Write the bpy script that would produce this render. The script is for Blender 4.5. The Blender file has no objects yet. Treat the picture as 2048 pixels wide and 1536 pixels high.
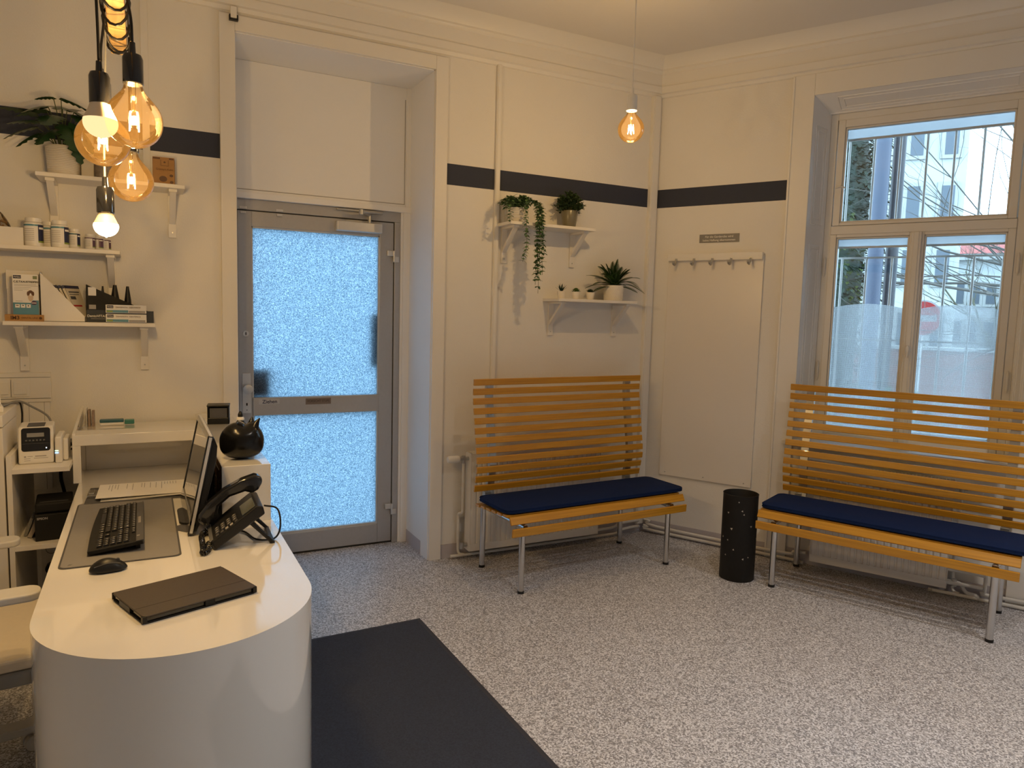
import bpy, bmesh, math, random
from mathutils import Vector, Matrix, Euler, Quaternion
random.seed(7)
sc = bpy.context.scene
COL = sc.collection
PI = math.pi

# ------------------------------------------------------------------ camera, world, exposure
cam_d = bpy.data.cameras.new('camera')
cam_d.sensor_width = 36.0
cam_d.lens = 36.0 * 1431.65 / 2048.0
cam_d.clip_start = 0.05
cam_d.clip_end = 300
cam = bpy.data.objects.new('camera', cam_d)
COL.objects.link(cam)
def cam_matrix(yaw, pitch, roll, pos):
    fwd = Vector((math.sin(yaw) * math.cos(pitch), math.cos(yaw) * math.cos(pitch), -math.sin(pitch)))
    right = Vector((math.cos(yaw), -math.sin(yaw), 0))
    up = right.cross(fwd)
    r = right * math.cos(roll) + up * math.sin(roll)
    u = -right * math.sin(roll) + up * math.cos(roll)
    m = Matrix((r, u, -fwd)).transposed().to_4x4()
    m.translation = pos
    return m
cam.matrix_world = cam_matrix(0.47720146, 0.0966115, 0.02668076, Vector((0, 0, 1.5)))
sc.camera = cam

world = bpy.data.worlds.new('overcast_sky')
sc.world = world
world.use_nodes = True
_bg = world.node_tree.nodes['Background']
_bg.inputs['Color'].default_value = (0.52, 0.78, 1.0, 1)
_bg.inputs['Strength'].default_value = 6.5

sc.view_settings.view_transform = 'Standard'
sc.view_settings.look = 'None'
sc.view_settings.gamma = 1.0
sc.view_settings.use_curve_mapping = False
sc.view_settings.exposure = 0.15
cy = sc.cycles
cy.max_bounces = 10
cy.diffuse_bounces = 5
cy.glossy_bounces = 4
cy.transmission_bounces = 8
cy.transparent_max_bounces = 24
cy.sample_clamp_indirect = 6.0
cy.caustics_reflective = False
cy.caustics_refractive = False
cy.use_denoising = True

WARM = (1.0, 0.64, 0.27)
BULB_W = 11.5          # clear filament bulbs of the cluster
PENDANT_W = 13.0       # pendant near the corner
FILL_SPOT_W = 145.0         # fill spots added in the ceiling outside the frame

# ------------------------------------------------------------------ measured frames
YA = 3.981                                   # plane of the wall with the door
CORN = Vector((3.125, YA, 0))                # corner of the two walls
BANG = math.atan2(-0.87778378, 0.47905703)   # direction of the window wall, away from the corner
BM = Matrix.Translation(CORN) @ Matrix.Rotation(BANG, 4, 'Z')   # local x along wall, y out of the room

# ------------------------------------------------------------------ materials
MATS = {}
def nn(nt, t, **kw):
    n = nt.nodes.new(t)
    for k, v in kw.items():
        setattr(n, k, v)
    return n
def pbr(name, col, rough=0.5, metal=0.0, var=0.06, scale=30.0, bump=0.0, bscale=None, spec=0.5, coat=0.0, sub=0.0, sheen=0.0):
    if name in MATS:
        return MATS[name]
    m = bpy.data.materials.new(name)
    m.use_nodes = True
    nt = m.node_tree
    b = nt.nodes['Principled BSDF']
    b.inputs['Roughness'].default_value = rough
    b.inputs['Metallic'].default_value = metal
    b.inputs['Specular IOR Level'].default_value = spec
    b.inputs['Coat Weight'].default_value = coat
    b.inputs['Sheen Weight'].default_value = sheen
    tc = nn(nt, 'ShaderNodeTexCoord')
    no = nn(nt, 'ShaderNodeTexNoise')
    no.inputs['Scale'].default_value = scale
    no.inputs['Detail'].default_value = 3
    nt.links.new(tc.outputs['Object'], no.inputs['Vector'])
    mx = nn(nt, 'ShaderNodeMix', data_type='RGBA')
    mx.inputs[6].default_value = (*[c * (1 - var) for c in col], 1)
    mx.inputs[7].default_value = (*[min(1, c * (1 + var)) for c in col], 1)
    nt.links.new(no.outputs['Fac'], mx.inputs[0])
    nt.links.new(mx.outputs[2], b.inputs['Base Color'])
    if bump:
        n2 = nn(nt, 'ShaderNodeTexNoise')
        n2.inputs['Scale'].default_value = bscale or scale * 4
        n2.inputs['Detail'].default_value = 2
        nt.links.new(tc.outputs['Object'], n2.inputs['Vector'])
        bp = nn(nt, 'ShaderNodeBump')
        bp.inputs['Strength'].default_value = bump
        bp.inputs['Distance'].default_value = 0.002
        nt.links.new(n2.outputs['Fac'], bp.inputs['Height'])
        nt.links.new(bp.outputs['Normal'], b.inputs['Normal'])
    MATS[name] = m
    return m

def wall_material():
    m = bpy.data.materials.new('wall_paint')
    m.use_nodes = True
    nt = m.node_tree
    b = nt.nodes['Principled BSDF']
    b.inputs['Roughness'].default_value = 0.75
    g = nn(nt, 'ShaderNodeNewGeometry')
    sp = nn(nt, 'ShaderNodeSeparateXYZ')
    nt.links.new(g.outputs['Position'], sp.inputs[0])
    # painted navy band, 12 cm high, all round the room
    c = nn(nt, 'ShaderNodeMath', operation='COMPARE')
    nt.links.new(sp.outputs['Z'], c.inputs[0])
    c.inputs[1].default_value = 2.306
    c.inputs[2].default_value = 0.0605
    no = nn(nt, 'ShaderNodeTexNoise')
    no.inputs['Scale'].default_value = 3
    no.inputs['Detail'].default_value = 5
    nt.links.new(g.outputs['Position'], no.inputs['Vector'])
    mx = nn(nt, 'ShaderNodeMix', data_type='RGBA')
    mx.inputs[6].default_value = (0.77, 0.75, 0.71, 1)
    mx.inputs[7].default_value = (0.83, 0.81, 0.77, 1)
    nt.links.new(no.outputs['Fac'], mx.inputs[0])
    m2 = nn(nt, 'ShaderNodeMix', data_type='RGBA')
    nt.links.new(c.outputs[0], m2.inputs[0])
    nt.links.new(mx.outputs[2], m2.inputs[6])
    m2.inputs[7].default_value = (0.030, 0.036, 0.062, 1)
    nt.links.new(m2.outputs[2], b.inputs['Base Color'])
    n2 = nn(nt, 'ShaderNodeTexNoise')
    n2.inputs['Scale'].default_value = 160
    n2.inputs['Detail'].default_value = 2
    nt.links.new(g.outputs['Position'], n2.inputs['Vector'])
    n3 = nn(nt, 'ShaderNodeTexNoise')
    n3.inputs['Scale'].default_value = 7
    nt.links.new(g.outputs['Position'], n3.inputs['Vector'])
    ad = nn(nt, 'ShaderNodeMath', operation='MULTIPLY_ADD')
    nt.links.new(n3.outputs['Fac'], ad.inputs[0])
    ad.inputs[1].default_value = 2.5
    nt.links.new(n2.outputs['Fac'], ad.inputs[2])
    bp = nn(nt, 'ShaderNodeBump')
    bp.inputs['Strength'].default_value = 0.35
    bp.inputs['Distance'].default_value = 0.003
    nt.links.new(ad.outputs[0], bp.inputs['Height'])
    nt.links.new(bp.outputs['Normal'], b.inputs['Normal'])
    return m

def ramp(nt, stops, interp='LINEAR'):
    r = nn(nt, 'ShaderNodeValToRGB')
    r.color_ramp.interpolation = interp
    e = r.color_ramp.elements
    while len(e) < len(stops):
        e.new(0.5)
    for i, (p, c) in enumerate(stops):
        e[i].position = p
        e[i].color = (*c, 1)
    return r

def floor_material():
    m = bpy.data.materials.new('speckled_vinyl')
    m.use_nodes = True
    nt = m.node_tree
    b = nt.nodes['Principled BSDF']
    b.inputs['Roughness'].default_value = 0.42
    b.inputs['Specular IOR Level'].default_value = 0.5
    tc = nn(nt, 'ShaderNodeTexCoord')
    v = nn(nt, 'ShaderNodeTexVoronoi')
    v.inputs['Scale'].default_value = 190
    nt.links.new(tc.outputs['Object'], v.inputs['Vector'])
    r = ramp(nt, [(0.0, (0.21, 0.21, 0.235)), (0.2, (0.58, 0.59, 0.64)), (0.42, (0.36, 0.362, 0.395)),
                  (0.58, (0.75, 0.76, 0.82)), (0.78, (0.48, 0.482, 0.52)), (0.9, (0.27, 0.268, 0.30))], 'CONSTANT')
    sp = nn(nt, 'ShaderNodeSeparateColor')
    nt.links.new(v.outputs['Color'], sp.inputs[0])
    nt.links.new(sp.outputs[0], r.inputs[0])
    nt.links.new(r.outputs[0], b.inputs['Base Color'])
    bp = nn(nt, 'ShaderNodeBump')
    bp.inputs['Strength'].default_value = 0.15
    bp.inputs['Distance'].default_value = 0.001
    nt.links.new(sp.outputs[1], bp.inputs['Height'])
    nt.links.new(bp.outputs['Normal'], b.inputs['Normal'])
    return m

def wood_material(name, c1, c2, rough=0.35, sx=1.2, sy=40.0, coat=0.15):
    m = bpy.data.materials.new(name)
    m.use_nodes = True
    nt = m.node_tree
    b = nt.nodes['Principled BSDF']
    b.inputs['Roughness'].default_value = rough
    b.inputs['Coat Weight'].default_value = coat
    tc = nn(nt, 'ShaderNodeTexCoord')
    mp = nn(nt, 'ShaderNodeMapping')
    mp.inputs['Scale'].default_value = (sx, sy, sy)
    nt.links.new(tc.outputs['Object'], mp.inputs['Vector'])
    no = nn(nt, 'ShaderNodeTexNoise')
    no.inputs['Scale'].default_value = 3
    no.inputs['Detail'].default_value = 6
    nt.links.new(mp.outputs[0], no.inputs['Vector'])
    r = ramp(nt, [(0.3, c1), (0.7, c2)])
    nt.links.new(no.outputs['Fac'], r.inputs[0])
    nt.links.new(r.outputs[0], b.inputs['Base Color'])
    MATS[name] = m
    return m

def clear_glass(name, tint=(1, 1, 1), haze=0.0, hazecol=(1, 1, 1), ior=1.45):
    """thin pane: transparent with a Fresnel reflection, optional translucent share"""
    m = bpy.data.materials.new(name)
    m.use_nodes = True
    nt = m.node_tree
    nt.nodes.clear()
    o = nn(nt, 'ShaderNodeOutputMaterial')
    t = nn(nt, 'ShaderNodeBsdfTransparent')
    t.inputs[0].default_value = (*tint, 1)
    g = nn(nt, 'ShaderNodeBsdfGlossy')
    g.inputs['Roughness'].default_value = 0.02
    f = nn(nt, 'ShaderNodeFresnel')
    f.inputs[0].default_value = ior
    mx = nn(nt, 'ShaderNodeMixShader')
    nt.links.new(f.outputs[0], mx.inputs[0])
    last = t
    if haze:
        tl = nn(nt, 'ShaderNodeBsdfTranslucent')
        tl.inputs[0].default_value = (*hazecol, 1)
        m2 = nn(nt, 'ShaderNodeMixShader')
        m2.inputs[0].default_value = haze
        nt.links.new(t.outputs[0], m2.inputs[1])
        nt.links.new(tl.outputs[0], m2.inputs[2])
        last = m2
    nt.links.new(last.outputs[0], mx.inputs[1])
    nt.links.new(g.outputs[0], mx.inputs[2])
    nt.links.new(mx.outputs[0], o.inputs[0])
    MATS[name] = m
    return m

def patterned_glass():
    """figured door glass: fine pressed texture, light comes through scattered"""
    m = bpy.data.materials.new('figured_glass')
    m.use_nodes = True
    nt = m.node_tree
    nt.nodes.clear()
    o = nn(nt, 'ShaderNodeOutputMaterial')
    tc = nn(nt, 'ShaderNodeTexCoord')
    mp = nn(nt, 'ShaderNodeMapping')
    nt.links.new(tc.outputs['Object'], mp.inputs['Vector'])
    mp.inputs['Scale'].default_value = (1, 1, 1)
    no = nn(nt, 'ShaderNodeTexNoise')
    no.inputs['Scale'].default_value = 210
    no.inputs['Detail'].default_value = 2
    no.inputs['Distortion'].default_value = 0.6
    nt.links.new(mp.outputs[0], no.inputs['Vector'])
    r = ramp(nt, [(0.36, (0.22, 0.285, 0.34)), (0.50, (0.37, 0.45, 0.51)), (0.66, (0.60, 0.68, 0.74))])
    nt.links.new(no.outputs['Fac'], r.inputs[0])
    bp = nn(nt, 'ShaderNodeBump')
    bp.inputs['Strength'].default_value = 0.6
    bp.inputs['Distance'].default_value = 0.003
    nt.links.new(no.outputs['Fac'], bp.inputs['Height'])
    tl = nn(nt, 'ShaderNodeBsdfTranslucent')
    nt.links.new(r.outputs[0], tl.inputs[0])
    rf = nn(nt, 'ShaderNodeBsdfRefraction')
    rf.inputs['Roughness'].default_value = 0.28
    rf.inputs['IOR'].default_value = 1.15
    nt.links.new(r.outputs[0], rf.inputs[0])
    nt.links.new(bp.outputs['Normal'], rf.inputs['Normal'])
    mx = nn(nt, 'ShaderNodeMixShader')
    mx.inputs[0].default_value = 0.15
    nt.links.new(tl.outputs[0], mx.inputs[1])
    nt.links.new(rf.outputs[0], mx.inputs[2])
    gl = nn(nt, 'ShaderNodeBsdfGlossy')
    gl.inputs['Roughness'].default_value = 0.25
    nt.links.new(bp.outputs['Normal'], gl.inputs['Normal'])
    m2 = nn(nt, 'ShaderNodeMixShader')
    m2.inputs[0].default_value = 0.05
    nt.links.new(mx.outputs[0], m2.inputs[1])
    nt.links.new(gl.outputs[0], m2.inputs[2])
    nt.links.new(m2.outputs[0], o.inputs[0])
    return m

def film_material():
    """dotted privacy film stuck to the lower panes"""
    m = bpy.data.materials.new('dotted_privacy_film')
    m.use_nodes = True
    nt = m.node_tree
    nt.nodes.clear()
    o = nn(nt, 'ShaderNodeOutputMaterial')
    tc = nn(nt, 'ShaderNodeTexCoord')
    sp = nn(nt, 'ShaderNodeSeparateXYZ')
    nt.links.new(tc.outputs['Object'], sp.inputs[0])
    def wave(a, b, k):
        q = nn(nt, 'ShaderNodeMath', operation='ADD' if b > 0 else 'SUBTRACT')
        nt.links.new(sp.outputs['X'], q.inputs[0])
        nt.links.new(sp.outputs['Z'], q.inputs[1])
        w = nn(nt, 'ShaderNodeMath', operation='MULTIPLY')
        nt.links.new(q.outputs[0], w.inputs[0])
        w.inputs[1].default_value = k
        s = nn(nt, 'ShaderNodeMath', operation='SINE')
        nt.links.new(w.outputs[0], s.inputs[0])
        return s
    a = wave(1, 1, 500)
    b = wave(1, -1, 500)
    pr = nn(nt, 'ShaderNodeMath', operation='MULTIPLY')
    nt.links.new(a.outputs[0], pr.inputs[0])
    nt.links.new(b.outputs[0], pr.inputs[1])
    gt = nn(nt, 'ShaderNodeMapRange')
    nt.links.new(pr.outputs[0], gt.inputs[0])
    gt.inputs[1].default_value = -0.5
    gt.inputs[2].default_value = 0.9
    gt.inputs[3].default_value = 0.62
    gt.inputs[4].default_value = 0.20
    tr = nn(nt, 'ShaderNodeBsdfTransparent')
    tl = nn(nt, 'ShaderNodeBsdfTranslucent')
    tl.inputs[0].default_value = (0.78, 0.80, 0.82, 1)
    mx = nn(nt, 'ShaderNodeMixShader')
    nt.links.new(gt.outputs[0], mx.inputs[0])
    nt.links.new(tr.outputs[0], mx.inputs[1])
    nt.links.new(tl.outputs[0], mx.inputs[2])
    nt.links.new(mx.outputs[0], o.inputs[0])
    return m

def emit(name, col, s):
    if name in MATS:
        return MATS[name]
    m = bpy.data.materials.new(name)
    m.use_nodes = True
    nt = m.node_tree
    nt.nodes.clear()
    o = nn(nt, 'ShaderNodeOutputMaterial')
    e = nn(nt, 'ShaderNodeEmission')
    e.inputs[0].default_value = (*col, 1)
    e.inputs[1].default_value = s
    nt.links.new(e.outputs[0], o.inputs[0])
    MATS[name] = m
    return m

M_WALL = wall_material()
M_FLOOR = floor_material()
M_CEIL = pbr('ceiling_paint', (0.72, 0.70, 0.68), 0.8, var=0.03, scale=3, bump=0.2, bscale=60)
M_TRIM = pbr('trim_paint', (0.80, 0.78, 0.74), 0.45, var=0.02, scale=5)
M_WIN = pbr('window_paint', (0.76, 0.74, 0.70), 0.4, var=0.03, scale=6, bump=0.1, bscale=40)
M_REV = pbr('reveal_paint', (0.86, 0.86, 0.86), 0.55, var=0.02, scale=4, bump=0.15, bscale=80)
M_SKIRT = pbr('skirting_vinyl', (0.50, 0.47, 0.50), 0.6, var=0.03)
M_ALU = pbr('anodised_aluminium', (0.47, 0.46, 0.45), 0.42, 0.6, var=0.05, scale=60)
M_ALUL = pbr('light_aluminium', (0.66, 0.65, 0.63), 0.35, 0.6, var=0.04, scale=60)
M_DARKGAP = pbr('black_rubber', (0.02, 0.02, 0.02), 0.7)
M_CHROME = pbr('satin_chrome', (0.62, 0.62, 0.62), 0.22, 1.0, var=0.02)
M_STEEL = pbr('brushed_steel', (0.50, 0.50, 0.49), 0.35, 0.9, var=0.08, scale=80)
M_WHITE = pbr('white_lacquer', (0.80, 0.78, 0.74), 0.10, var=0.01, scale=4, coat=1.0)
M_WHITEM = pbr('white_melamine', (0.78, 0.75, 0.70), 0.4, var=0.02, scale=6)
M_SHELF = pbr('shelf_white', (0.80, 0.77, 0.72), 0.4, var=0.02, scale=6)
M_PLASTIC = pbr('white_plastic', (0.78, 0.76, 0.72), 0.35, var=0.02)
M_GREYPL = pbr('light_grey_plastic', (0.60, 0.59, 0.57), 0.45, var=0.03)
M_BLACK = pbr('black_plastic', (0.010, 0.010, 0.011), 0.38, var=0.1, spec=0.35)
M_BLACKG = pbr('black_gloss', (0.008, 0.008, 0.009), 0.12, var=0.1, coat=0.6)
M_BLACKM = pbr('black_matt', (0.011, 0.0105, 0.010), 0.6, var=0.15, spec=0.3)
M_DGREY = pbr('dark_grey', (0.07, 0.07, 0.075), 0.5)
M_MGREY = pbr('mid_grey', (0.22, 0.22, 0.22), 0.5)
M_RAD = pbr('radiator_enamel', (0.78, 0.76, 0.72), 0.3, var=0.02)
M_PIPE = pbr('pipe_paint', (0.70, 0.68, 0.64), 0.45, var=0.04, scale=20)
M_BENCH = wood_material('varnished_beech', (0.45, 0.205, 0.012), (0.60, 0.295, 0.024), 0.32)
M_BEAM = wood_material('pine_wood', (0.42, 0.26, 0.10), (0.56, 0.37, 0.16), 0.5, sx=30, sy=2, coat=0)
M_CUSH = pbr('navy_fabric', (0.006, 0.018, 0.075), 0.9, var=0.15, scale=300, bump=0.3, bscale=900, spec=0.15)
M_MAT = pbr('charcoal_mat', (0.030, 0.037, 0.058), 0.95, var=0.55, scale=170, bump=0.8, bscale=500)
M_MATE = pbr('mat_rubber_edge', (0.03, 0.032, 0.045), 0.7)
M_PAPER = pbr('paper', (0.82, 0.80, 0.76), 0.7, var=0.02)
M_CARD = pbr('kraft_card', (0.36, 0.19, 0.065), 0.7, var=0.12, scale=40)
M_LWOOD = pbr('stained_wood', (0.42, 0.22, 0.065), 0.5, var=0.2, scale=60)
M_POT = pbr('cream_ceramic', (0.72, 0.68, 0.62), 0.25, var=0.04)
M_POTG = pbr('olive_ceramic', (0.17, 0.155, 0.105), 0.3, var=0.04, coat=0.4)
M_POTW = pbr('white_pot', (0.78, 0.74, 0.68), 0.4)
M_LEAFD = pbr('dark_green_leaf', (0.020, 0.060, 0.018), 0.38, var=0.5, scale=25)
M_LEAFM = pbr('monstera_leaf', (0.022, 0.062, 0.020), 0.32, var=0.4, scale=15)
M_LEAFT = pbr('trailing_leaf', (0.10, 0.19, 0.085), 0.5, var=0.4, scale=40)
M_LEAFF = pbr('fern_leaf', (0.045, 0.115, 0.022), 0.45, var=0.45, scale=25)
M_SUCD = pbr('succulent_dark', (0.018, 0.045, 0.030), 0.5, var=0.3)
M_SUCG = pbr('succulent_green', (0.075, 0.14, 0.025), 0.5, var=0.3)
M_STEM = pbr('plant_stem', (0.06, 0.08, 0.03), 0.6)
M_SOIL = pbr('potting_soil', (0.03, 0.02, 0.012), 0.9, var=0.4, scale=120)
M_TEAL = pbr('teal_print', (0.10, 0.27, 0.36), 0.4)
M_TEALD = pbr('petrol_print', (0.03, 0.12, 0.16), 0.4)
M_NAVYP = pbr('navy_print', (0.010, 0.014, 0.060), 0.4)
M_GREENP = pbr('lime_print', (0.22, 0.30, 0.05), 0.4)
M_PURP = pbr('plum_print', (0.10, 0.045, 0.09), 0.4)
M_RED = pbr('red_print', (0.40, 0.03, 0.03), 0.4)
M_BROWNP = pbr('brown_print', (0.10, 0.04, 0.015), 0.5)
M_GREYP = pbr('grey_print', (0.35, 0.33, 0.31), 0.5)
M_FOIL = pbr('foil_pouch', (0.35, 0.30, 0.25), 0.28, 0.5, var=0.6, scale=60, bump=1.0, bscale=90)
M_PAD = pbr('grey_desk_mat', (0.23, 0.22, 0.21), 0.6, var=0.04, scale=50)
M_LEATH = pbr('brown_black_leatherette', (0.050, 0.038, 0.030), 0.5, var=0.12, scale=90, bump=0.3, bscale=600)
M_SIGN = pbr('grey_sign_plate', (0.22, 0.21, 0.20), 0.5)
M_PANEL = pbr('white_wall_board', (0.78, 0.74, 0.68), 0.28, var=0.01, scale=3)
M_PANE = clear_glass('window_pane')
M_BULB = clear_glass('amber_bulb_glass', (1.0, 0.955, 0.83), 0.007, (1.0, 0.60, 0.20), 1.35)
M_DOORG = patterned_glass()
M_FILM = film_material()
M_FIL = emit('glowing_filament', (1.0, 0.72, 0.38), 90)
M_LED = emit('led_dome_glow', (1.0, 0.80, 0.52), 26)
M_LEDW = emit('led_dome_dim', (1.0, 0.62, 0.30), 1.3)
M_CAPL = pbr('bulb_cone_plastic', (0.80, 0.70, 0.52), 0.5)

# ------------------------------------------------------------------ helpers
def box(bm, x0, x1, y0, y1, z0, z1, m=None, mi=0):
    vs = [bm.verts.new((x, y, z)) for z in (z0, z1) for y in (y0, y1) for x in (x0, x1)]
    if m is not None:
        for v in vs:
            v.co = m @ v.co
    for f in ((0, 2, 3, 1), (4, 5, 7, 6), (0, 1, 5, 4), (2, 6, 7, 3), (0, 4, 6, 2), (1, 3, 7, 5)):
        fc = bm.faces.new([vs[i] for i in f])
        fc.material_index = mi
    return vs
def basis(d):
    d = Vector(d).normalized()
    a = Vector((0, 0, 1)) if abs(d.z) < 0.9 else Vector((1, 0, 0))
    u = d.cross(a).normalized()
    return u, d.cross(u).normalized()
def tube(bm, pts, r, seg=10, caps=True):
    pts = [Vector(p) for p in pts]
    rs = r if isinstance(r, (list, tuple)) else [r] * len(pts)
    rings = []
    u = None
    for i, p in enumerate(pts):
        d = (pts[min(i + 1, len(pts) - 1)] - pts[max(i - 1, 0)]).normalized()
        if u is None:
            u, v = basis(d)
        else:
            u = (u - d * u.dot(d)).normalized()
            v = d.cross(u).normalized()
        rings.append([bm.verts.new(p + (u * math.cos(2 * PI * k / seg) + v * math.sin(2 * PI * k / seg)) * rs[i]) for k in range(seg)])
    for a, b in zip(rings, rings[1:]):
        for k in range(seg):
            bm.faces.new((a[k], a[(k + 1) % seg], b[(k + 1) % seg], b[k]))
    if caps:
        bm.faces.new(rings[0][::-1])
        bm.faces.new(rings[-1])
def lathe(bm, prof, c=(0, 0, 0), seg=24, cap0=False, cap1=False):
    rings = []
    for r, z in prof:
        rings.append([bm.verts.new((c[0] + r * math.cos(2 * PI * k / seg), c[1] + r * math.sin(2 * PI * k / seg), c[2] + z)) for k in range(seg)])
    for a, b in zip(rings, rings[1:]):
        for k in range(seg):
            bm.faces.new((a[k], a[(k + 1) % seg], b[(k + 1) % seg], b[k]))
    if cap0:
        bm.faces.new(rings[0][::-1])
    if cap1:
        bm.faces.new(rings[-1])
def prism(bm, pts, axis, a0, a1):
    """pts: 2d polygon; axis: the extruded axis"""
    def co(p, a):
        return {'x': (a, p[0], p[1]), 'y': (p[0], a, p[1]), 'z': (p[0], p[1], a)}[axis]
    A = [bm.verts.new(co(p, a0)) for p in pts]
    B = [bm.verts.new(co(p, a1)) for p in pts]
    n = len(pts)
    for i in range(n):
        bm.faces.new((A[i], A[(i + 1) % n], B[(i + 1) % n], B[i]))
    bm.faces.new(A[::-1])
    bm.faces.new(B)
def bez(pts, n=8):
    """Catmull-Rom through the points"""
    P = [Vector(p) for p in pts]
    P = [P[0] * 2 - P[1]] + P + [P[-1] * 2 - P[-2]]
    out = []
    for i in range(1, len(P) - 2):
        for k in range(n):
            t = k / n
            a, b, c, d = P[i - 1], P[i], P[i + 1], P[i + 2]
            out.append(0.5 * (2 * b + (c - a) * t + (2 * a - 5 * b + 4 * c - d) * t * t + (3 * b - a - 3 * c + d) * t ** 3))
    out.append(P[-2])
    return out
def obj(name, bm, mat, parent=None, smooth=False, bevel=0.0, bseg=2, sub=0, mats=None):
    bmesh.ops.recalc_face_normals(bm, faces=bm.faces)
    me = bpy.data.meshes.new(name)
    bm.to_mesh(me)
    bm.free()
    for mm in (mats or [mat]):
        me.materials.append(mm)
    o = bpy.data.objects.new(name, me)
    COL.objects.link(o)
    if smooth:
        me.polygons.foreach_set('use_smooth', [True] * len(me.polygons))
        me.set_sharp_from_angle(angle=math.radians(38))
    if bevel:
        b = o.modifiers.new('bevel', 'BEVEL')
        b.width = bevel
        b.segments = bseg
        b.limit_method = 'ANGLE'
        b.angle_limit = math.radians(40)
    if sub:
        s = o.modifiers.new('smooth', 'SUBSURF')
        s.levels = s.render_levels = sub
        me.polygons.foreach_set('use_smooth', [True] * len(me.polygons))
    if parent is not None:
        o.parent = parent
    return o
def tag(o, label=None, cat=None, group=None, kind=None):
    if label: o['label'] = label
    if cat: o['category'] = cat
    if group: o['group'] = group
    if kind: o['kind'] = kind
    return o
def thing(name, label, cat, loc=(0, 0, 0), rz=0.0, group=None, mw=None):
    o = bpy.data.objects.new(name, None)
    o.empty_display_size = 0.05
    COL.objects.link(o)
    if mw is not None:
        o.matrix_world = mw
    else:
        o.location = loc
        o.rotation_euler = (0, 0, rz)
    return tag(o, label, cat, group)
def struct(name, bm, mat, parent=None, mw=None, **kw):
    o = obj(name, bm, mat, parent, **kw)
    if parent is None:
        o['kind'] = 'structure'
    if mw is not None:
        o.matrix_world = mw
    return o
def bx(name, dims, mat, parent=None, **kw):
    bm = bmesh.new()
    if isinstance(dims[0], (tuple, list)):
        for d in dims:
            box(bm, *d)
    else:
        box(bm, *dims)
    return obj(name, bm, mat, parent, **kw)
def text(name, s, size, mat, parent, loc, rot=(PI / 2, 0, 0), align='CENTER', ext=0.0004, sx=1.0, bold=0.0):
    cu = bpy.data.curves.new(name, 'FONT')
    cu.body = s
    cu.size = size
    cu.align_x = align
    cu.align_y = 'CENTER'
    cu.extrude = ext
    cu.offset = bold
    t = bpy.data.objects.new('tmp', cu)
    COL.objects.link(t)
    bpy.context.view_layer.update()
    me = bpy.data.meshes.new_from_object(t.evaluated_get(bpy.context.evaluated_depsgraph_get()))
    me.materials.clear()
    me.materials.append(mat)
    bpy.data.objects.remove(t)
    o = bpy.data.objects.new(name, me)
    COL.objects.link(o)
    o.parent = parent
    o.location = loc
    o.rotation_euler = rot
    o.scale = (sx, 1, 1)
    return o
def copy_tree(o, parent=None):
    c = o.copy()
    COL.objects.link(c)
    if parent is not None:
        c.parent = parent
    for ch in [x for x in bpy.data.objects if x.parent == o]:
        copy_tree(ch, c)
    return c
def rrect(x0, x1, y0, y1, r, n=5):
    out = []
    for cx, cyy, a in ((x1 - r, y0 + r, -90), (x1 - r, y1 - r, 0), (x0 + r, y1 - r, 90), (x0 + r, y0 + r, 180)):
        for k in range(n + 1):
            t = math.radians(a + 90 * k / n)
            out.append((cx + r * math.cos(t), cyy + r * math.sin(t)))
    return out

# ================================================================== THE ROOM
CEIL = 3.20
bm = bmesh.new()
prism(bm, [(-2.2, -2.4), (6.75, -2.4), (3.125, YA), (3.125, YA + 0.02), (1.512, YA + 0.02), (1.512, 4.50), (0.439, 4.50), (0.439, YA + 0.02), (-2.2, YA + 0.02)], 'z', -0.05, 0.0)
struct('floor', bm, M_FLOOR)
bm = bmesh.new()
prism(bm, [(-2.4, -2.6), (7.1, -2.6), (3.6, 4.5), (-2.4, 4.5)], 'z', CEIL, CEIL + 0.1)
struct('ceiling', bm, M_CEIL)
# wall with the door
DX0, DX1, DZ = 0.439, 1.512, 2.875
bm = bmesh.new()
box(bm, -2.2, DX0, YA, 4.52, 0, CEIL)
box(bm, DX1, 3.55, YA, 4.52, 0, CEIL)
box(bm, DX0, DX1, YA, 4.52, DZ, CEIL)
struct('wall_back', bm, M_WALL)
# window wall, local frame: x along, y outwards
WS0, WS1, WZ0, WZ1 = 0.985, 2.135, 0.77, 2.845
bm = bmesh.new()
box(bm, 0, WS0, 0, 0.5, 0, CEIL)
box(bm, WS1, 3.40, 0, 0.5, 0, CEIL)
box(bm, 4.55, 5.50, 0, 0.5, 0, CEIL)
box(bm, 6.65, 7.4, 0, 0.5, 0, CEIL)
for a_, b_ in ((3.40, 4.55), (5.50, 6.65)):  # openings of the two unseen windows added for daylight
    box(bm, a_, b_, 0, 0.5, 0, 0.77)
    box(bm, a_, b_, 0, 0.5, 2.845, CEIL)
box(bm, WS0, WS1, 0, 0.5, WZ1, CEIL)
box(bm, WS0, WS1, 0, 0.5, 0, WZ0)
struct('wall_right', bm, M_WALL, mw=BM)
bm = bmesh.new()
box(bm, -2.4, -2.2, -2.6, 4.5, 0, CEIL)
struct('wall_left', bm, M_WALL)
bm = bmesh.new()
box(bm, -2.2, 6.9, -2.6, -2.4, 0, CEIL)
struct('wall_front', bm, M_WALL)
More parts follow.
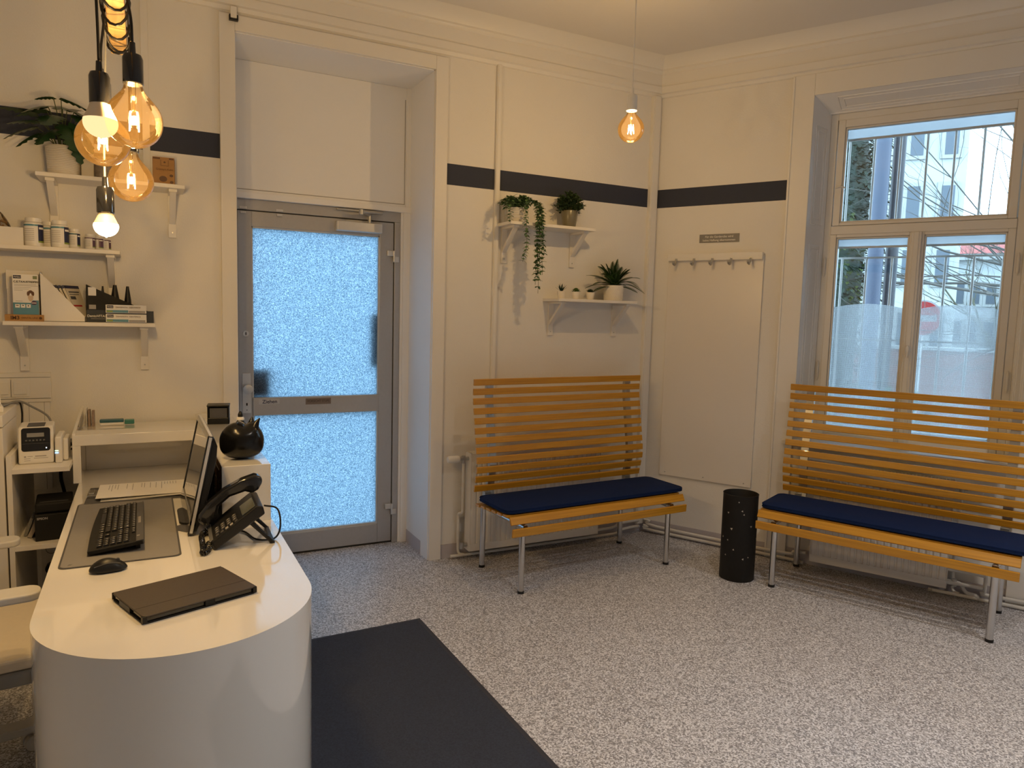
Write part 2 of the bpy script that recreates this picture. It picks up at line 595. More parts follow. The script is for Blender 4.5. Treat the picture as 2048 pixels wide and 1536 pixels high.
# cornice profile (distance from wall, height)
CP = [(0, 2.965), (0.012, 2.968), (0.022, 2.985), (0.038, 2.990), (0.038, 3.032), (0.027, 3.036), (0.027, 3.112), (0.036, 3.118), (0.043, 3.13), (0.040, 3.142),
      (0.046, 3.152), (0.060, 3.172), (0.085, 3.190), (0.115, 3.199), (0.15, 3.205), (0, 3.205)]
bm = bmesh.new()
prism(bm, [(YA - n, z) for n, z in CP], 'x', -2.2, 3.2)
struct('trim_1', bm, M_TRIM, smooth=True)
bm = bmesh.new()
prism(bm, [(-n, z) for n, z in CP], 'x', -0.09, 7.3)
struct('trim_2', bm, M_TRIM, mw=BM, smooth=True)
# cable ducts
bm = bmesh.new()
box(bm, 1.901, 1.931, YA - 0.020, YA, 0.72, 2.97)
box(bm, 1.906, 1.926, YA - 0.023, YA - 0.020, 0.72, 2.97)
struct('trim_3', bm, M_TRIM, bevel=0.002)
bm = bmesh.new()
box(bm, 3.050, 3.112, YA - 0.030, YA, 0.06, 2.97)
box(bm, 3.058, 3.104, YA - 0.034, YA - 0.030, 0.06, 2.97)
struct('trim_4', bm, M_TRIM, bevel=0.002)
bm = bmesh.new()
box(bm, 0.018, 0.050, YA - 0.018, YA, 2.066, 2.97)
struct('trim_5', bm, M_TRIM, bevel=0.002)
bm = bmesh.new()
box(bm, 0.417, 0.447, YA - 0.045, YA - 0.026, 2.925, 2.98)
struct('trim_6', bm, M_TRIM, bevel=0.002)
bx('duct_end', [(0.411, 0.417, YA - 0.046, YA - 0.025, 2.918, 2.94), (0.447, 0.453, YA - 0.046, YA - 0.025, 2.918, 2.94), (0.411, 0.453, YA - 0.046, YA - 0.025, 2.914, 2.919)], M_BLACK,
   parent=bpy.data.objects['trim_6'])
# skirtings
bm = bmesh.new()
box(bm, 1.588, 3.14, YA - 0.006, YA, 0, 0.085)
box(bm, 1.506, DX1, YA + 0.12, 4.375, 0, 0.085)
box(bm, -2.2, 0.36, YA - 0.006, YA, 0, 0.085)
struct('baseboard_back', bm, M_SKIRT)
bm = bmesh.new()
box(bm, 0, 7, -0.006, 0, 0, 0.085)
struct('baseboard_right', bm, M_SKIRT, mw=BM)
# door casing and reveal lining
bm = bmesh.new()
box(bm, 0.365, DX0, YA - 0.022, YA + 0.01, 0, 2.950)
box(bm, DX1, 1.588, YA - 0.022, YA + 0.01, 0, 2.950)
box(bm, DX0, DX1, YA - 0.022, YA + 0.01, DZ, 2.950)
struct('trim_7', bm, M_TRIM, bevel=0.003)
bm = bmesh.new()
box(bm, DX0, DX0 + 0.004, YA, 4.38, 0, DZ)
box(bm, DX1 - 0.004, DX1, YA, 4.38, 0, DZ)
box(bm, DX0, DX1, YA, 4.38, DZ - 0.004, DZ)
struct('trim_8', bm, M_REV)

# ------------------------------------------------------------------ the glazed aluminium door
DY = 4.409
d = thing('door_1', None, None)
d['kind'] = 'structure'
d['label'] = 'aluminium framed entrance door with two figured glass panes'
# white timber surround and transom box above
bx('jamb', [(1.452, DX1, DY - 0.028, DY + 0.06, 0, 2.12), (1.466, DX1, DY - 0.040, DY - 0.028, 0, 2.12), (DX0, 0.45, DY - 0.028, DY + 0.06, 0, 2.12)], M_REV, d, bevel=0.003)
bm = bmesh.new()
box(bm, DX0, DX1, DY - 0.03, DY + 0.07, 2.115, DZ - 0.004)
# raised rim around the transom panel
box(bm, DX0, DX1, DY - 0.048, DY - 0.03, 2.115, 2.150)
box(bm, 1.480, DX1, DY - 0.040, DY - 0.03, 2.15, DZ - 0.004)
obj('transom_panel', bm, M_REV, d, bevel=0.003)
bx('panel_groove', [(DX0, 1.474, DY - 0.0315, DY - 0.029, 2.165, 2.169), (1.470, 1.474, DY - 0.0315, DY - 0.029, 2.165, 2.80)], M_GREYP, d)
bx('frame', [(0.44, 0.488, DY - 0.02, DY + 0.05, 0, 2.055), (1.415, 1.452, DY - 0.02, DY + 0.05, 0, 2.055), (0.44, 1.452, DY - 0.02, DY + 0.05, 2.055, 2.115)], M_ALU, d, bevel=0.002)
lf = bx('leaf', [(0.490, 0.566, DY - 0.012, DY + 0.045, 0.012, 2.050), (1.322, 1.411, DY - 0.012, DY + 0.045, 0.012, 2.050), (0.566, 1.322, DY - 0.012, DY + 0.045, 1.965, 2.050),
                 (0.566, 1.322, DY - 0.012, DY + 0.045, 0.012, 0.132), (0.566, 1.322, DY - 0.018, DY + 0.045, 0.868, 0.974)], M_ALU, d, bevel=0.002)
bx('glazing_bead', [(0.566, 0.575, DY - 0.004, DY + 0.02, 0.132, 0.868), (1.313, 1.322, DY - 0.004, DY + 0.02, 0.132, 0.868), (0.566, 1.322, DY - 0.006, DY + 0.02, 0.132, 0.146),
                    (0.566, 0.573, DY - 0.004, DY + 0.02, 0.974, 1.965), (1.315, 1.322, DY - 0.004, DY + 0.02, 0.974, 1.965), (0.566, 1.322, DY - 0.004, DY + 0.02, 1.957, 1.965)], M_ALUL, d)
bx('seal', [(1.411, 1.415, DY - 0.008, DY + 0.04, 0, 2.05), (0.49, 1.411, DY - 0.008, DY + 0.04, 2.050, 2.055), (0.488, 0.4905, DY - 0.008, DY + 0.04, 0, 2.05), (0.49, 1.415, DY - 0.008, DY + 0.04, 0.0, 0.012)], M_DARKGAP, d)
bm = bmesh.new()
box(bm, 0.568, 1.320, DY + 0.012, DY + 0.014, 0.97, 1.962)
obj('glass_pane', bm, M_DOORG, d)
bm = bmesh.new()
box(bm, 0.568, 1.320, DY + 0.012, DY + 0.014, 0.14, 0.87)
obj('glass_pane', bm, M_DOORG, d)
# lock plate with knob, deadlock, hinges
hp = bx('lock_plate', (0.508, 0.556, DY - 0.018, DY - 0.012, 0.885, 1.120), M_ALUL, d, bevel=0.002)
bm = bmesh.new()
tube(bm, [(0.534, DY - 0.018, 1.03), (0.534, DY - 0.040, 1.03), (0.534, DY - 0.042, 1.03), (0.534, DY - 0.062, 1.03), (0.534, DY - 0.066, 1.03)], [0.010, 0.010, 0.026, 0.027, 0.020], 20)
obj('knob', bm, M_ALUL, d, smooth=True)
bx('keyhole', [(0.528, 0.536, DY - 0.0195, DY - 0.017, 0.93, 0.945), (0.529, 0.535, DY - 0.0195, DY - 0.017, 0.902, 0.906)], M_BLACK, hp)
bm = bmesh.new()
tube(bm, [(0.530, DY - 0.012, 1.35), (0.530, DY - 0.020, 1.35)], 0.017, 20)
lk = obj('deadlock', bm, M_ALUL, d, smooth=True)
bx('key_slot', (0.5275, 0.5325, DY - 0.0215, DY - 0.0195, 1.342, 1.358), M_BLACK, lk)
for z in (1.852, 0.235):
    bx('hinge', [(1.368, 1.412, DY - 0.030, DY - 0.012, z - 0.008, z + 0.026), (1.404, 1.440, DY - 0.034, DY - 0.012, z - 0.045, z - 0.010), (1.404, 1.416, DY - 0.036, DY - 0.02, z - 0.045, z + 0.026)], M_ALUL, d, bevel=0.003)
for x in (0.52, 0.72):
    bx('strike_clip', [(x - 0.02, x + 0.02, DY - 0.026, DY - 0.012, 2.058, 2.072), (x - 0.015, x + 0.015, DY - 0.026, DY - 0.012, 2.032, 2.046)], M_ALUL, d, bevel=0.002)
# door closer
cl = bx('door_closer', (1.045, 1.325, DY - 0.062, DY - 0.012, 1.975, 2.033), M_ALUL, d, bevel=0.006, bseg=3)
bx('closer_arm', [(1.05, 1.30, DY - 0.045, DY - 0.03, 2.098, 2.106)], M_STEEL, d)
bm = bmesh.new()
tube(bm, [(1.245, DY - 0.05, 2.033), (1.245, DY - 0.05, 2.082)], 0.010, 12)
tube(bm, [(1.245, DY - 0.05, 2.080), (1.175, DY - 0.12, 2.083)], 0.010, 8)
tube(bm, [(1.175, DY - 0.12, 2.088), (1.325, DY - 0.045, 2.098)], 0.009, 8)
tube(bm, [(1.175, DY - 0.12, 2.070), (1.175, DY - 0.12, 2.10)], 0.013, 12)
obj('closer_linkage', bm, M_STEEL, d, smooth=True)
# stickers on the middle rail
st = bx('pull_sticker', (0.598, 0.715, DY - 0.0195, DY - 0.0178, 0.935, 0.965), pbr('sticker_silver', (0.52, 0.52, 0.53), 0.4), d)
text('lettering', 'Ziehen', 0.030, M_NAVYP, st, (0.660, DY - 0.0200, 0.949), bold=0.0004)
st = bx('step_sticker', (0.868, 1.020, DY - 0.0195, DY - 0.0178, 0.925, 0.962), pbr('sticker_brown', (0.20, 0.16, 0.13), 0.5), d)
text('lettering', 'VORSICHT STUFE', 0.021, pbr('sticker_ink', (0.04, 0.025, 0.02), 0.5), st, (0.944, DY - 0.0200, 0.945), sx=0.82)
# things fixed to the outside of the door glass
t = thing('letter_slot_box', 'dark ribbed box behind the door glass beside the lock', 'box', (0, 0, 0))
bm = bmesh.new()
box(bm, 0.560, 0.668, DY + 0.035, DY + 0.075, 0.985, 1.145)
for k in range(6):
    box(bm, 0.562, 0.666, DY + 0.030, DY + 0.036, 0.995 + k * 0.025, 1.007 + k * 0.025)
obj('box_body', bm, M_DGREY, t)
bx('outside_notice', (1.275, 1.345, DY + 0.035, DY + 0.042, 1.155, 1.485), pbr('notice_slate', (0.20, 0.27, 0.30), 0.6))
tag(bpy.data.objects['outside_notice'], 'narrow dark notice stuck outside the door glass at its right edge', 'notice')

# ------------------------------------------------------------------ casement window
w = thing('window_1', None, None, mw=BM)
w['kind'] = 'structure'
w['label'] = 'white double casement window with a wide top light'
FS0, FS1, FZ1, FT = 1.045, 2.075, 2.775, 0.20
def quadbox(bm, a, b):
    A = [bm.verts.new(p) for p in a]
    B = [bm.verts.new(p) for p in b]
    n = len(a)
    for i in range(n):
        bm.faces.new((A[i], A[(i + 1) % n], B[(i + 1) % n], B[i]))
    bm.faces.new(A[::-1]); bm.faces.new(B)
# splayed, panelled lining of the recess
bm = bmesh.new()
quadbox(bm, [(WS0, -0.012, WZ0), (FS0, FT, WZ0), (WS0, FT, WZ0)], [(WS0, -0.012, WZ1), (FS0, FT, FZ1), (WS0, FT, FZ1 + 0.0)])
quadbox(bm, [(WS1, -0.012, WZ0), (FS1, FT, WZ0), (WS1, FT, WZ0)], [(WS1, -0.012, WZ1), (FS1, FT, FZ1), (WS1, FT, FZ1 + 0.0)])
quadbox(bm, [(WS0, -0.012, WZ1), (WS0, FT, FZ1), (WS0, FT, WZ1)], [(WS1, -0.012, WZ1), (WS1, FT, FZ1), (WS1, FT, WZ1)])
box(bm, WS0, WS1, FT - 0.02, 0.26, FZ1, WZ1)
box(bm, WS0, FS0, FT - 0.0, 0.5, WZ0, WZ1)
box(bm, FS1, WS1, FT - 0.0, 0.5, WZ0, WZ1)
obj('lining', bm, M_REV, w)
# raised panel mouldings on the splayed lining
def onlin(side, a, z):
    s = (WS0 + (FS0 - WS0) * a) if side == 0 else (WS1 + (FS1 - WS1) * a)
    return Vector((s, -0.012 + (FT + 0.012) * a, z))
bm = bmesh.new()
for side in (0, 1):
    for z0, z1 in ((0.85, 1.98), (2.10, 2.68)):
        for q in (0.0, 0.12):
            zz0, zz1 = z0 + q * 0.25, z1 - q * 0.25
            c = [onlin(side, 0.2 + q, zz0), onlin(side, 0.8 - q, zz0), onlin(side, 0.8 - q, zz1), onlin(side, 0.2 + q, zz1)]
            tube(bm, c + [c[0], c[1]], 0.0035, 6)
for q in (0.0, 0.12):
    def ontop(a, s):
        return Vector((s, -0.012 + (FT + 0.012) * a, WZ1 + (FZ1 - WZ1) * a))
    c = [ontop(0.2 + q, WS0 + 0.12 + q * 0.25), ontop(0.8 - q, WS0 + 0.12 + q * 0.25), ontop(0.8 - q, WS1 - 0.12 - q * 0.25), ontop(0.2 + q, WS1 - 0.12 - q * 0.25)]
    tube(bm, c + [c[0], c[1]], 0.0035, 6)
obj('lining_moulding', bm, M_REV, w, smooth=True)
# casing on the wall
bm = bmesh.new()
for a, b2, c2, e in ((0.858, WS0, 0.0, 2.97), (WS1, 2.262, 0.0, 2.97)):
    box(bm, a, b2, -0.022, 0.0, c2 + 0.0, e)
box(bm, WS0, WS1, -0.022, 0.0, WZ1, 2.97)
box(bm, 0.858, 0.872, -0.028, -0.022, 0, 2.965)
box(bm, 2.248, 2.262, -0.028, -0.022, 0, 2.965)
obj('casing', bm, M_TRIM, w, bevel=0.003)
# inner frame
T0, T1 = FT, FT + 0.055
bx('frame', [(FS0, 1.085, T0, T1, WZ0, FZ1), (2.035, FS1, T0, T1, WZ0, FZ1), (1.085, 2.035, T0, T1, 2.735, FZ1), (1.085, 2.035, T0 - 0.008, T1, 2.045, 2.098), (1.085, 2.035, T0, T1, WZ0, 0.785)], M_WIN, w, bevel=0.004)
def sash(name, s0, s1, z0, z1, fw, fz0, fz1):
    bm = bmesh.new()
    a = T0 - 0.006
    box(bm, s0, s0 + fw, a, T1 - 0.005, z0, z1)
    box(bm, s1 - fw, s1, a, T1 - 0.005, z0, z1)
    box(bm, s0 + fw, s1 - fw, a, T1 - 0.005, z0, z0 + fz0)
    box(bm, s0 + fw, s1 - fw, a, T1 - 0.005, z1 - fz1, z1)
    # stepped bead towards the glass
    i = 0.010
    box(bm, s0 + fw, s0 + fw + i, a + 0.012, T1 - 0.012, z0 + fz0, z1 - fz1)
    box(bm, s1 - fw - i, s1 - fw, a + 0.012, T1 - 0.012, z0 + fz0, z1 - fz1)
    box(bm, s0 + fw, s1 - fw, a + 0.012, T1 - 0.012, z0 + fz0, z0 + fz0 + i)
    box(bm, s0 + fw, s1 - fw, a + 0.012, T1 - 0.012, z1 - fz1 - i, z1 - fz1)
    o = obj(name, bm, M_WIN, w, bevel=0.003)
    bm = bmesh.new()
    box(bm, s0 + fw, s1 - fw, 0.229, 0.231, z0 + fz0, z1 - fz1)
    obj('pane', bm, M_PANE, o)
    return o
sash('top_sash', 1.090, 2.030, 2.100, 2.735, 0.040, 0.018, 0.045)
s1_ = sash('casement', 1.083, 1.556, 0.785, 2.045, 0.036, 0.030, 0.018)
s2_ = sash('casement', 1.560, 2.034, 0.785, 2.045, 0.036, 0.030, 0.018)
bx('cover_strip', [(1.531, 1.583, T0 - 0.022, T0 - 0.004, 0.785, 2.045), (1.543, 1.571, T0 - 0.028, T0 - 0.02, 0.785, 2.045)], M_WIN, w, bevel=0.004)
bm = bmesh.new()
lathe(bm, [(0.0, -0.02), (0.008, -0.018), (0.013, 0.0), (0.011, 0.012), (0.006, 0.02)], (1.557, T0 - 0.045, 1.36), 12)
tube(bm, [(1.557, T0 - 0.028, 1.345), (1.557, T0 - 0.045, 1.345)], 0.007, 10)
tube(bm, [(1.557, T0 - 0.045, 1.345), (1.557, T0 - 0.048, 1.31)], [0.008, 0.005], 10)
obj('espagnolette_handle', bm, M_WIN, w, smooth=True)
for s in (1.062, 2.055):
    for z in (1.15, 1.80):
        bm = bmesh.new()
        tube(bm, [(s, T0 - 0.008, z), (s, T0 - 0.008, z + 0.10)], 0.007, 10)
        tube(bm, [(s, T0 - 0.008, z - 0.012), (s, T0 - 0.008, z + 0.112)], 0.0035, 8)
        obj('hinge', bm, M_WIN, w, smooth=True)
bm = bmesh.new()
tube(bm, [(1.098, T0 - 0.012, 2.33), (1.125, T0 - 0.022, 2.335), (1.15, T0 - 0.012, 2.328)], 0.005, 8)
obj('catch', bm, M_WIN, w, smooth=True)
# privacy film with arched tops, just outside the inner panes
for so, (a, b2) in ((s1_, (1.128, 1.512)), (s2_, (1.605, 1.990))):
    bm = bmesh.new()
    n = 20
    top = []
    for k in range(n + 1):
        u = k / n
        top.append((a + (b2 - a) * u, 1.600 + 0.024 * math.sin(PI * u) ** 0.9))
    pts = [(a, 0.82), (b2, 0.82)] + top[::-1]
    prism(bm, pts, 'y', 0.2325, 0.2328)
    obj('privacy_film', bm, M_FILM, so)
bx('sill', (WS0 - 0.06, WS1 + 0.06, -0.045, FT + 0.01, WZ0 - 0.030, WZ0 + 0.004), M_WIN, w, bevel=0.006)
# outer window of the box window
U0, U1 = 0.375, 0.425
bx('outer_frame', [(FS0 - 0.02, 1.10, U0, U1, WZ0, WZ1), (2.02, FS1 + 0.02, U0, U1, WZ0, WZ1), (1.10, 2.02, U0, U1, 2.775, WZ1), (1.10, 2.02, U0, U1, 2.065, 2.115), (1.10, 2.02, U0, U1, WZ0, 0.84),
                  (1.53, 1.59, U0, U1, 0.84, 2.065)], pbr('outer_window_paint', (0.70, 0.72, 0.72), 0.4, var=0.02), w, bevel=0.004)
M_BLIND = clear_glass('blind_fabric', (1, 1, 1), 0.92, (0.80, 0.82, 0.84), 1.02)
for z0_, z1_ in ((2.650, 2.76), (1.985, 2.06)):
    bx('rolled_blind', (1.10, 2.02, 0.345, 0.346, z0_, z1_), M_BLIND, w)
    bx('blind_bottom_rail', (1.10, 2.02, 0.340, 0.351, z0_ - 0.012, z0_), M_WIN, w)
for a, b2, c2, e in ((1.10, 2.02, 2.115, 2.775), (1.10, 1.53, 0.84, 2.065), (1.59, 2.02, 0.84, 2.065)):
    bm = bmesh.new()
    box(bm, a, b2, 0.399, 0.401, c2, e)
    obj('outer_pane', bm, M_PANE, w)
for i_, s_ in enumerate((3.40, 5.50)):  # two windows added out of view so more daylight reaches the floor
    wx = thing('window_%d' % (i_ + 2), None, None, mw=BM)
    wx['kind'] = 'structure'
    wx['label'] = 'unseen white window added for daylight further along the same wall'
    bx('frame', [(s_, s_ + 0.06, 0.2, 0.26, 0.77, 2.845), (s_ + 1.09, s_ + 1.15, 0.2, 0.26, 0.77, 2.845), (s_ + 0.06, s_ + 1.09, 0.2, 0.26, 0.77, 0.83), (s_ + 0.06, s_ + 1.09, 0.2, 0.26, 2.78, 2.845),
                 (s_ + 0.06, s_ + 1.09, 0.2, 0.26, 2.04, 2.11), (s_ + 0.54, s_ + 0.61, 0.2, 0.26, 0.83, 2.04)], M_WIN, wx, bevel=0.004)
    bx('pane', (s_ + 0.06, s_ + 1.09, 0.229, 0.231, 0.83, 2.78), M_PANE, wx)
bx('outer_sill', (WS0, WS1, 0.26, 0.60, WZ0 - 0.04, WZ0 - 0.005), M_STEEL, w)
bm = bmesh.new()
for k in range(9):
    s = 1.10 + k * 0.148
    tube(bm, [(s, 0.56, 0.80), (s, 0.56, 1.93)], 0.0075, 8)
    tube(bm, [(s, 0.56, 2.14), (s, 0.56, 2.70)], 0.0075, 8)
for z in (0.86, 1.40, 1.93, 2.15, 2.69):
    box(bm, 0.95, 2.38, 0.555, 0.565, z - 0.006, z + 0.006)
t = obj('window_grille', bm, pbr('grille_paint', (0.50, 0.49, 0.46), 0.5), None)
t.matrix_world = BM
tag(t, 'pale metal bar grille fixed outside the window', 'grille')

# ================================================================== BENCHES (local: x along the seat, y to the back, origin = front left foot)
def make_bench(label):
    t = thing('slatted_bench', label, 'bench', group=None)
    U0, U1 = -0.092, 1.134
    W = U1 - U0
    def slat(v, z, ang, name='back_slat', h=0.0375, th=0.014, u0=U0, u1=U1):
        bm = bmesh.new()
        m = Matrix.Translation((0, v, z)) @ Matrix.Rotation(ang, 4, 'X')
        box(bm, u0, u1, -th / 2, th / 2, -h / 2, h / 2, m)
        return obj(name, bm, M_BENCH, t, bevel=0.003)
    # front rail slat and nosing slat
    slat(-0.050, 0.355, math.radians(4), 'front_slat', 0.045)
    slat(-0.024, 0.4135, math.radians(-28), 'seat_slat', 0.044)
    # seat slats lie flat under the cushion
    for k in range(6):
        v = 0.020 + k * 0.0635
        z = 0.428 - 0.004 * k
        slat(v + 0.015, z, math.radians(90 - 0.5), 'seat_slat', 0.046)
    # back slats follow the lumbar curve
    prof = [(0.428, 1.108), (0.432, 1.0525), (0.430, 0.9970), (0.420, 0.9410), (0.410, 0.8850), (0.402, 0.8290), (0.392, 0.7740), (0.383, 0.7180),
            (0.374, 0.6625), (0.372, 0.6070), (0.384, 0.5510), (0.397, 0.4950)]
    for i, (v, z) in enumerate(prof):
        a, b = prof[max(i - 1, 0)], prof[min(i + 1, len(prof) - 1)]
        slat(v, z, -math.atan2(a[0] - b[0], a[1] - b[1]))
    # steel uprights behind the slats
    for u in (0.022, 1.044):
        bm = bmesh.new()
        pf = [(0.397, 0.44)] + [(v + 0.010, z) for v, z in prof[::-1]] + [(0.436, 1.120)]
        pts = [(v, z) for v, z in pf] + [(v + 0.024, z) for v, z in pf[::-1]]
        prism(bm, pts, 'x', u - 0.022, u + 0.022)
        obj('back_upright', bm, M_STEEL, t)
    # legs with rubber feet
    for u in (0.0, 1.038):
        for v in (0.0, 0.452):
            bm = bmesh.new()
            tube(bm, [(u, v, 0.012), (u, v, 0.375)], 0.0165, 20)
            lg = obj('leg', bm, M_CHROME, t, smooth=True)
            bm = bmesh.new()
            tube(bm, [(u, v, 0), (u, v, 0.014)], 0.0185, 20)
            obj('rubber_foot', bm, M_BLACK, lg, smooth=True)
        bm = bmesh.new()
        tube(bm, [(u, -0.03, 0.372), (u, 0.47, 0.372)], 0.0150, 16)
        box(bm, u - 0.015, u + 0.015, 0.0, 0.42, 0.386, 0.400)
        obj('side_rail', bm, M_CHROME, t, smooth=True)
        bm = bmesh.new()
        box(bm, u - 0.020, u + 0.020, 0.395, 0.430, 0.385, 0.47)
        box(bm, u - 0.030, u + 0.030, 0.375, 0.392, 0.43, 0.445)
        obj('hinge_bracket', bm, M_STEEL, t, bevel=0.002)
    bm = bmesh.new()
    box(bm, 0.0, 1.038, 0.20, 0.23, 0.384, 0.398)
    obj('cross_rail', bm, M_STEEL, t)
    return t
def make_cushion(label):
    U0, U1, V0, V1 = -0.095, 1.175, 0.005, 0.355
    t = thing('seat_cushion', label, 'cushion', group='navy bench cushions')
    bm = bmesh.new()
    nx, ny = 26, 8
    random.seed(3)
    vs = {}
    for s in (0, 1):
        for i in range(nx + 1):
            for j in range(ny + 1):
                u, v = i / nx, j / ny
                e = min(u * 12, (1 - u) * 12, v * 4, (1 - v) * 4, 1)
                th = 0.009 + 0.012 * (1 - (1 - e) ** 2)
                # rounded rectangle corners
                x = U0 + (U1 - U0) * u
                y = V0 + (V1 - V0) * v
                rr = 0.045
                dx = max(U0 + rr - x, x - (U1 - rr), 0); dy = max(V0 + rr - y, y - (V1 - rr), 0)
                if dx > 0 and dy > 0:
                    L = math.hypot(dx, dy)
                    if L > rr:
                        k = rr / L
                        x += (dx - dx * k) * (1 if x < 0.5 else -1)
                        y += (dy - dy * k) * (1 if y < 0.2 else -1)
                z = 0.452 + (th if s else -min(th, 0.012)) + (0.0015 * math.sin(u * 17 + v * 5) if s else 0)
                vs[s, i, j] = bm.verts.new((x, y, z))
    for s in (0, 1):
        for i in range(nx):
            for j in range(ny):
                bm.faces.new((vs[s, i, j], vs[s, i + 1, j], vs[s, i + 1, j + 1], vs[s, i, j + 1]))
    for i in range(nx):
        for j in (0, ny):
            bm.faces.new((vs[0, i, j], vs[0, i + 1, j], vs[1, i + 1, j], vs[1, i, j]))
    for j in range(ny):
        for i in (0, nx):
            bm.faces.new((vs[0, i, j], vs[0, i, j + 1], vs[1, i, j + 1], vs[1, i, j]))
    obj('pad', bm, M_CUSH, t, smooth=True)
    bm = bmesh.new()
    rp = [(x, y, 0.4610) for x, y in rrect(U0 + 0.002, U1 - 0.002, V0 + 0.002, V1 - 0.002, 0.045, 5)]
    tube(bm, rp + [rp[0]], 0.0032, 6, caps=False)
    rp = [(x, y, 0.4458) for x, y in rrect(U0 + 0.002, U1 - 0.002, V0 + 0.002, V1 - 0.002, 0.045, 5)]
    tube(bm, rp + [rp[0]], 0.0032, 6, caps=False)
    obj('piping', bm, M_CUSH, t, smooth=True)
    return t
B1 = ((1.791, 3.296, 0), math.radians(3.0))
B2 = ((3.150, 2.815, 0), math.radians(-65.6))
bench = make_bench('slatted beech bench in front of the radiator between door and room corner')
bench.location, bench.rotation_euler = B1[0], (0, 0, B1[1])
b2 = copy_tree(bench)
b2['label'] = 'slatted beech bench standing under the window'
b2.location, b2.rotation_euler = B2[0], (0, 0, B2[1])
bench['group'] = b2['group'] = 'slatted waiting benches'
cu = make_cushion('navy blue seat cushion on the bench beside the door')
cu.location, cu.rotation_euler = B1[0], (0, 0, B1[1])
c2 = copy_tree(cu)
c2['label'] = 'navy blue seat cushion on the bench under the window'
c2.location, c2.rotation_euler = B2[0], (0, 0, B2[1])

# ================================================================== RADIATORS (local: x along the wall, y=0 wall plane, room side negative)
def radiator(label, x0, x1, z0, z1, mw, valve_side, group='white panel radiators'):
    t = thing('panel_radiator', label, 'radiator', group=group, mw=mw)
    yb, yf = -0.045, -0.125
    bm = bmesh.new()
    n = int((x1 - x0 - 0.06) / 0.033)
    w_ = (x1 - x0 - 0.05) / n
    pts = [(x0, yb), (x0, yf + 0.004), (x0 + 0.012, yf), (x0 + 0.025, yf)]
    for k in range(n):
        a = x0 + 0.025 + k * w_
        pts += [(a + w_ * 0.28, yf), (a + w_ * 0.40, yf + 0.007), (a + w_ * 0.60, yf + 0.007), (a + w_ * 0.72, yf)]
    pts += [(x1 - 0.025, yf), (x1 - 0.012, yf), (x1, yf + 0.004), (x1, yb)]
    prism(bm, pts, 'z', z0 + 0.045, z1 - 0.05)
    box(bm, x0, x1, yf, yf + 0.02, z0, z0 + 0.046)
    box(bm, x0, x1, yf, yf + 0.02, z1 - 0.051, z1 - 0.004)
    box(bm, x0, x1, yb - 0.02, yb, z0, z1 - 0.004)
    obj('front_panel', bm, M_RAD, t, bevel=0.002)
    bx('side_cover', (x0 - 0.002, x0, yf, yb, z0, z1), M_RAD, t)
    bx('side_cover', (x1, x1 + 0.002, yf, yb, z0, z1), M_RAD, t)
    bm = bmesh.new()
    box(bm, x0 - 0.002, x1 + 0.002, yf - 0.001, yf + 0.012, z1 - 0.004, z1)
    box(bm, x0 - 0.002, x1 + 0.002, yb - 0.012, yb, z1 - 0.004, z1)
    k = x0
    while k < x1 - 0.01:
        box(bm, k, k + 0.006, yf + 0.01, yb - 0.01, z1 - 0.004, z1 - 0.001)
        k += 0.018
    obj('top_grille', bm, M_RAD, t)
    for x in (x0 + 0.15, x1 - 0.15):
        bx('wall_bracket', (x - 0.012, x + 0.012, yb, 0, z0 + 0.08, z1 - 0.06), M_RAD, t)
    vx = x0 - 0.035 if valve_side < 0 else x1 + 0.035
    sg = valve_side
    bm = bmesh.new()
    tube(bm, [(vx - sg * 0.035, -0.085, z1 - 0.035), (vx, -0.085, z1 - 0.035)], 0.011, 12)
    tube(bm, [(vx, -0.085, z1 - 0.062), (vx, -0.085, z1 - 0.018)], 0.013, 12)
    tube(bm, [(vx, -0.085, z1 - 0.035), (vx + sg * 0.03, -0.085, z1 - 0.035)], 0.014, 12)
    v = obj('valve', bm, M_STEEL, t, smooth=True)
    bm = bmesh.new()
    tube(bm, [(vx + sg * 0.028, -0.085, z1 - 0.035), (vx + sg * 0.04, -0.085, z1 - 0.035), (vx + sg * 0.095, -0.085, z1 - 0.035), (vx + sg * 0.102, -0.085, z1 - 0.035)], [0.017, 0.0215, 0.0215, 0.017], 14)
    obj('thermostat_head', bm, M_PLASTIC, v, smooth=True)
    bm = bmesh.new()
    tube(bm, [(vx - sg * 0.035, -0.085, z0 + 0.035), (vx, -0.085, z0 + 0.035)], 0.011, 12)
    tube(bm, [(vx, -0.085, z0 + 0.052), (vx, -0.085, z0 + 0.012)], 0.014, 12)
    obj('lockshield_valve', bm, M_STEEL, t, smooth=True)
    bm = bmesh.new()
    tube(bm, bez([(vx, -0.085, z1 - 0.06), (vx, -0.085, z1 - 0.30), (vx, -0.084, z1 - 0.36), (vx - 0.004, -0.06, z1 - 0.375), (vx - 0.008, -0.04, z1 - 0.39), (vx - 0.008, -0.038, z1 - 0.43), (vx - 0.006, -0.038, 0.09), (vx - 0.002, -0.045, 0.035), (vx + 0.03, -0.06, 0.025)], 5), 0.0085, 10)
    obj('supply_pipe', bm, M_PIPE, t, smooth=True)
    return t
MA = Matrix.Translation((0, YA, 0))
radiator('white panel radiator with thermostat head behind the bench by the door', 1.735, 2.665, 0.062, 0.665, MA, -1)
radiator('white panel radiator behind the bench below the window', 1.150, 1.861, 0.060, 0.660, BM, 1)

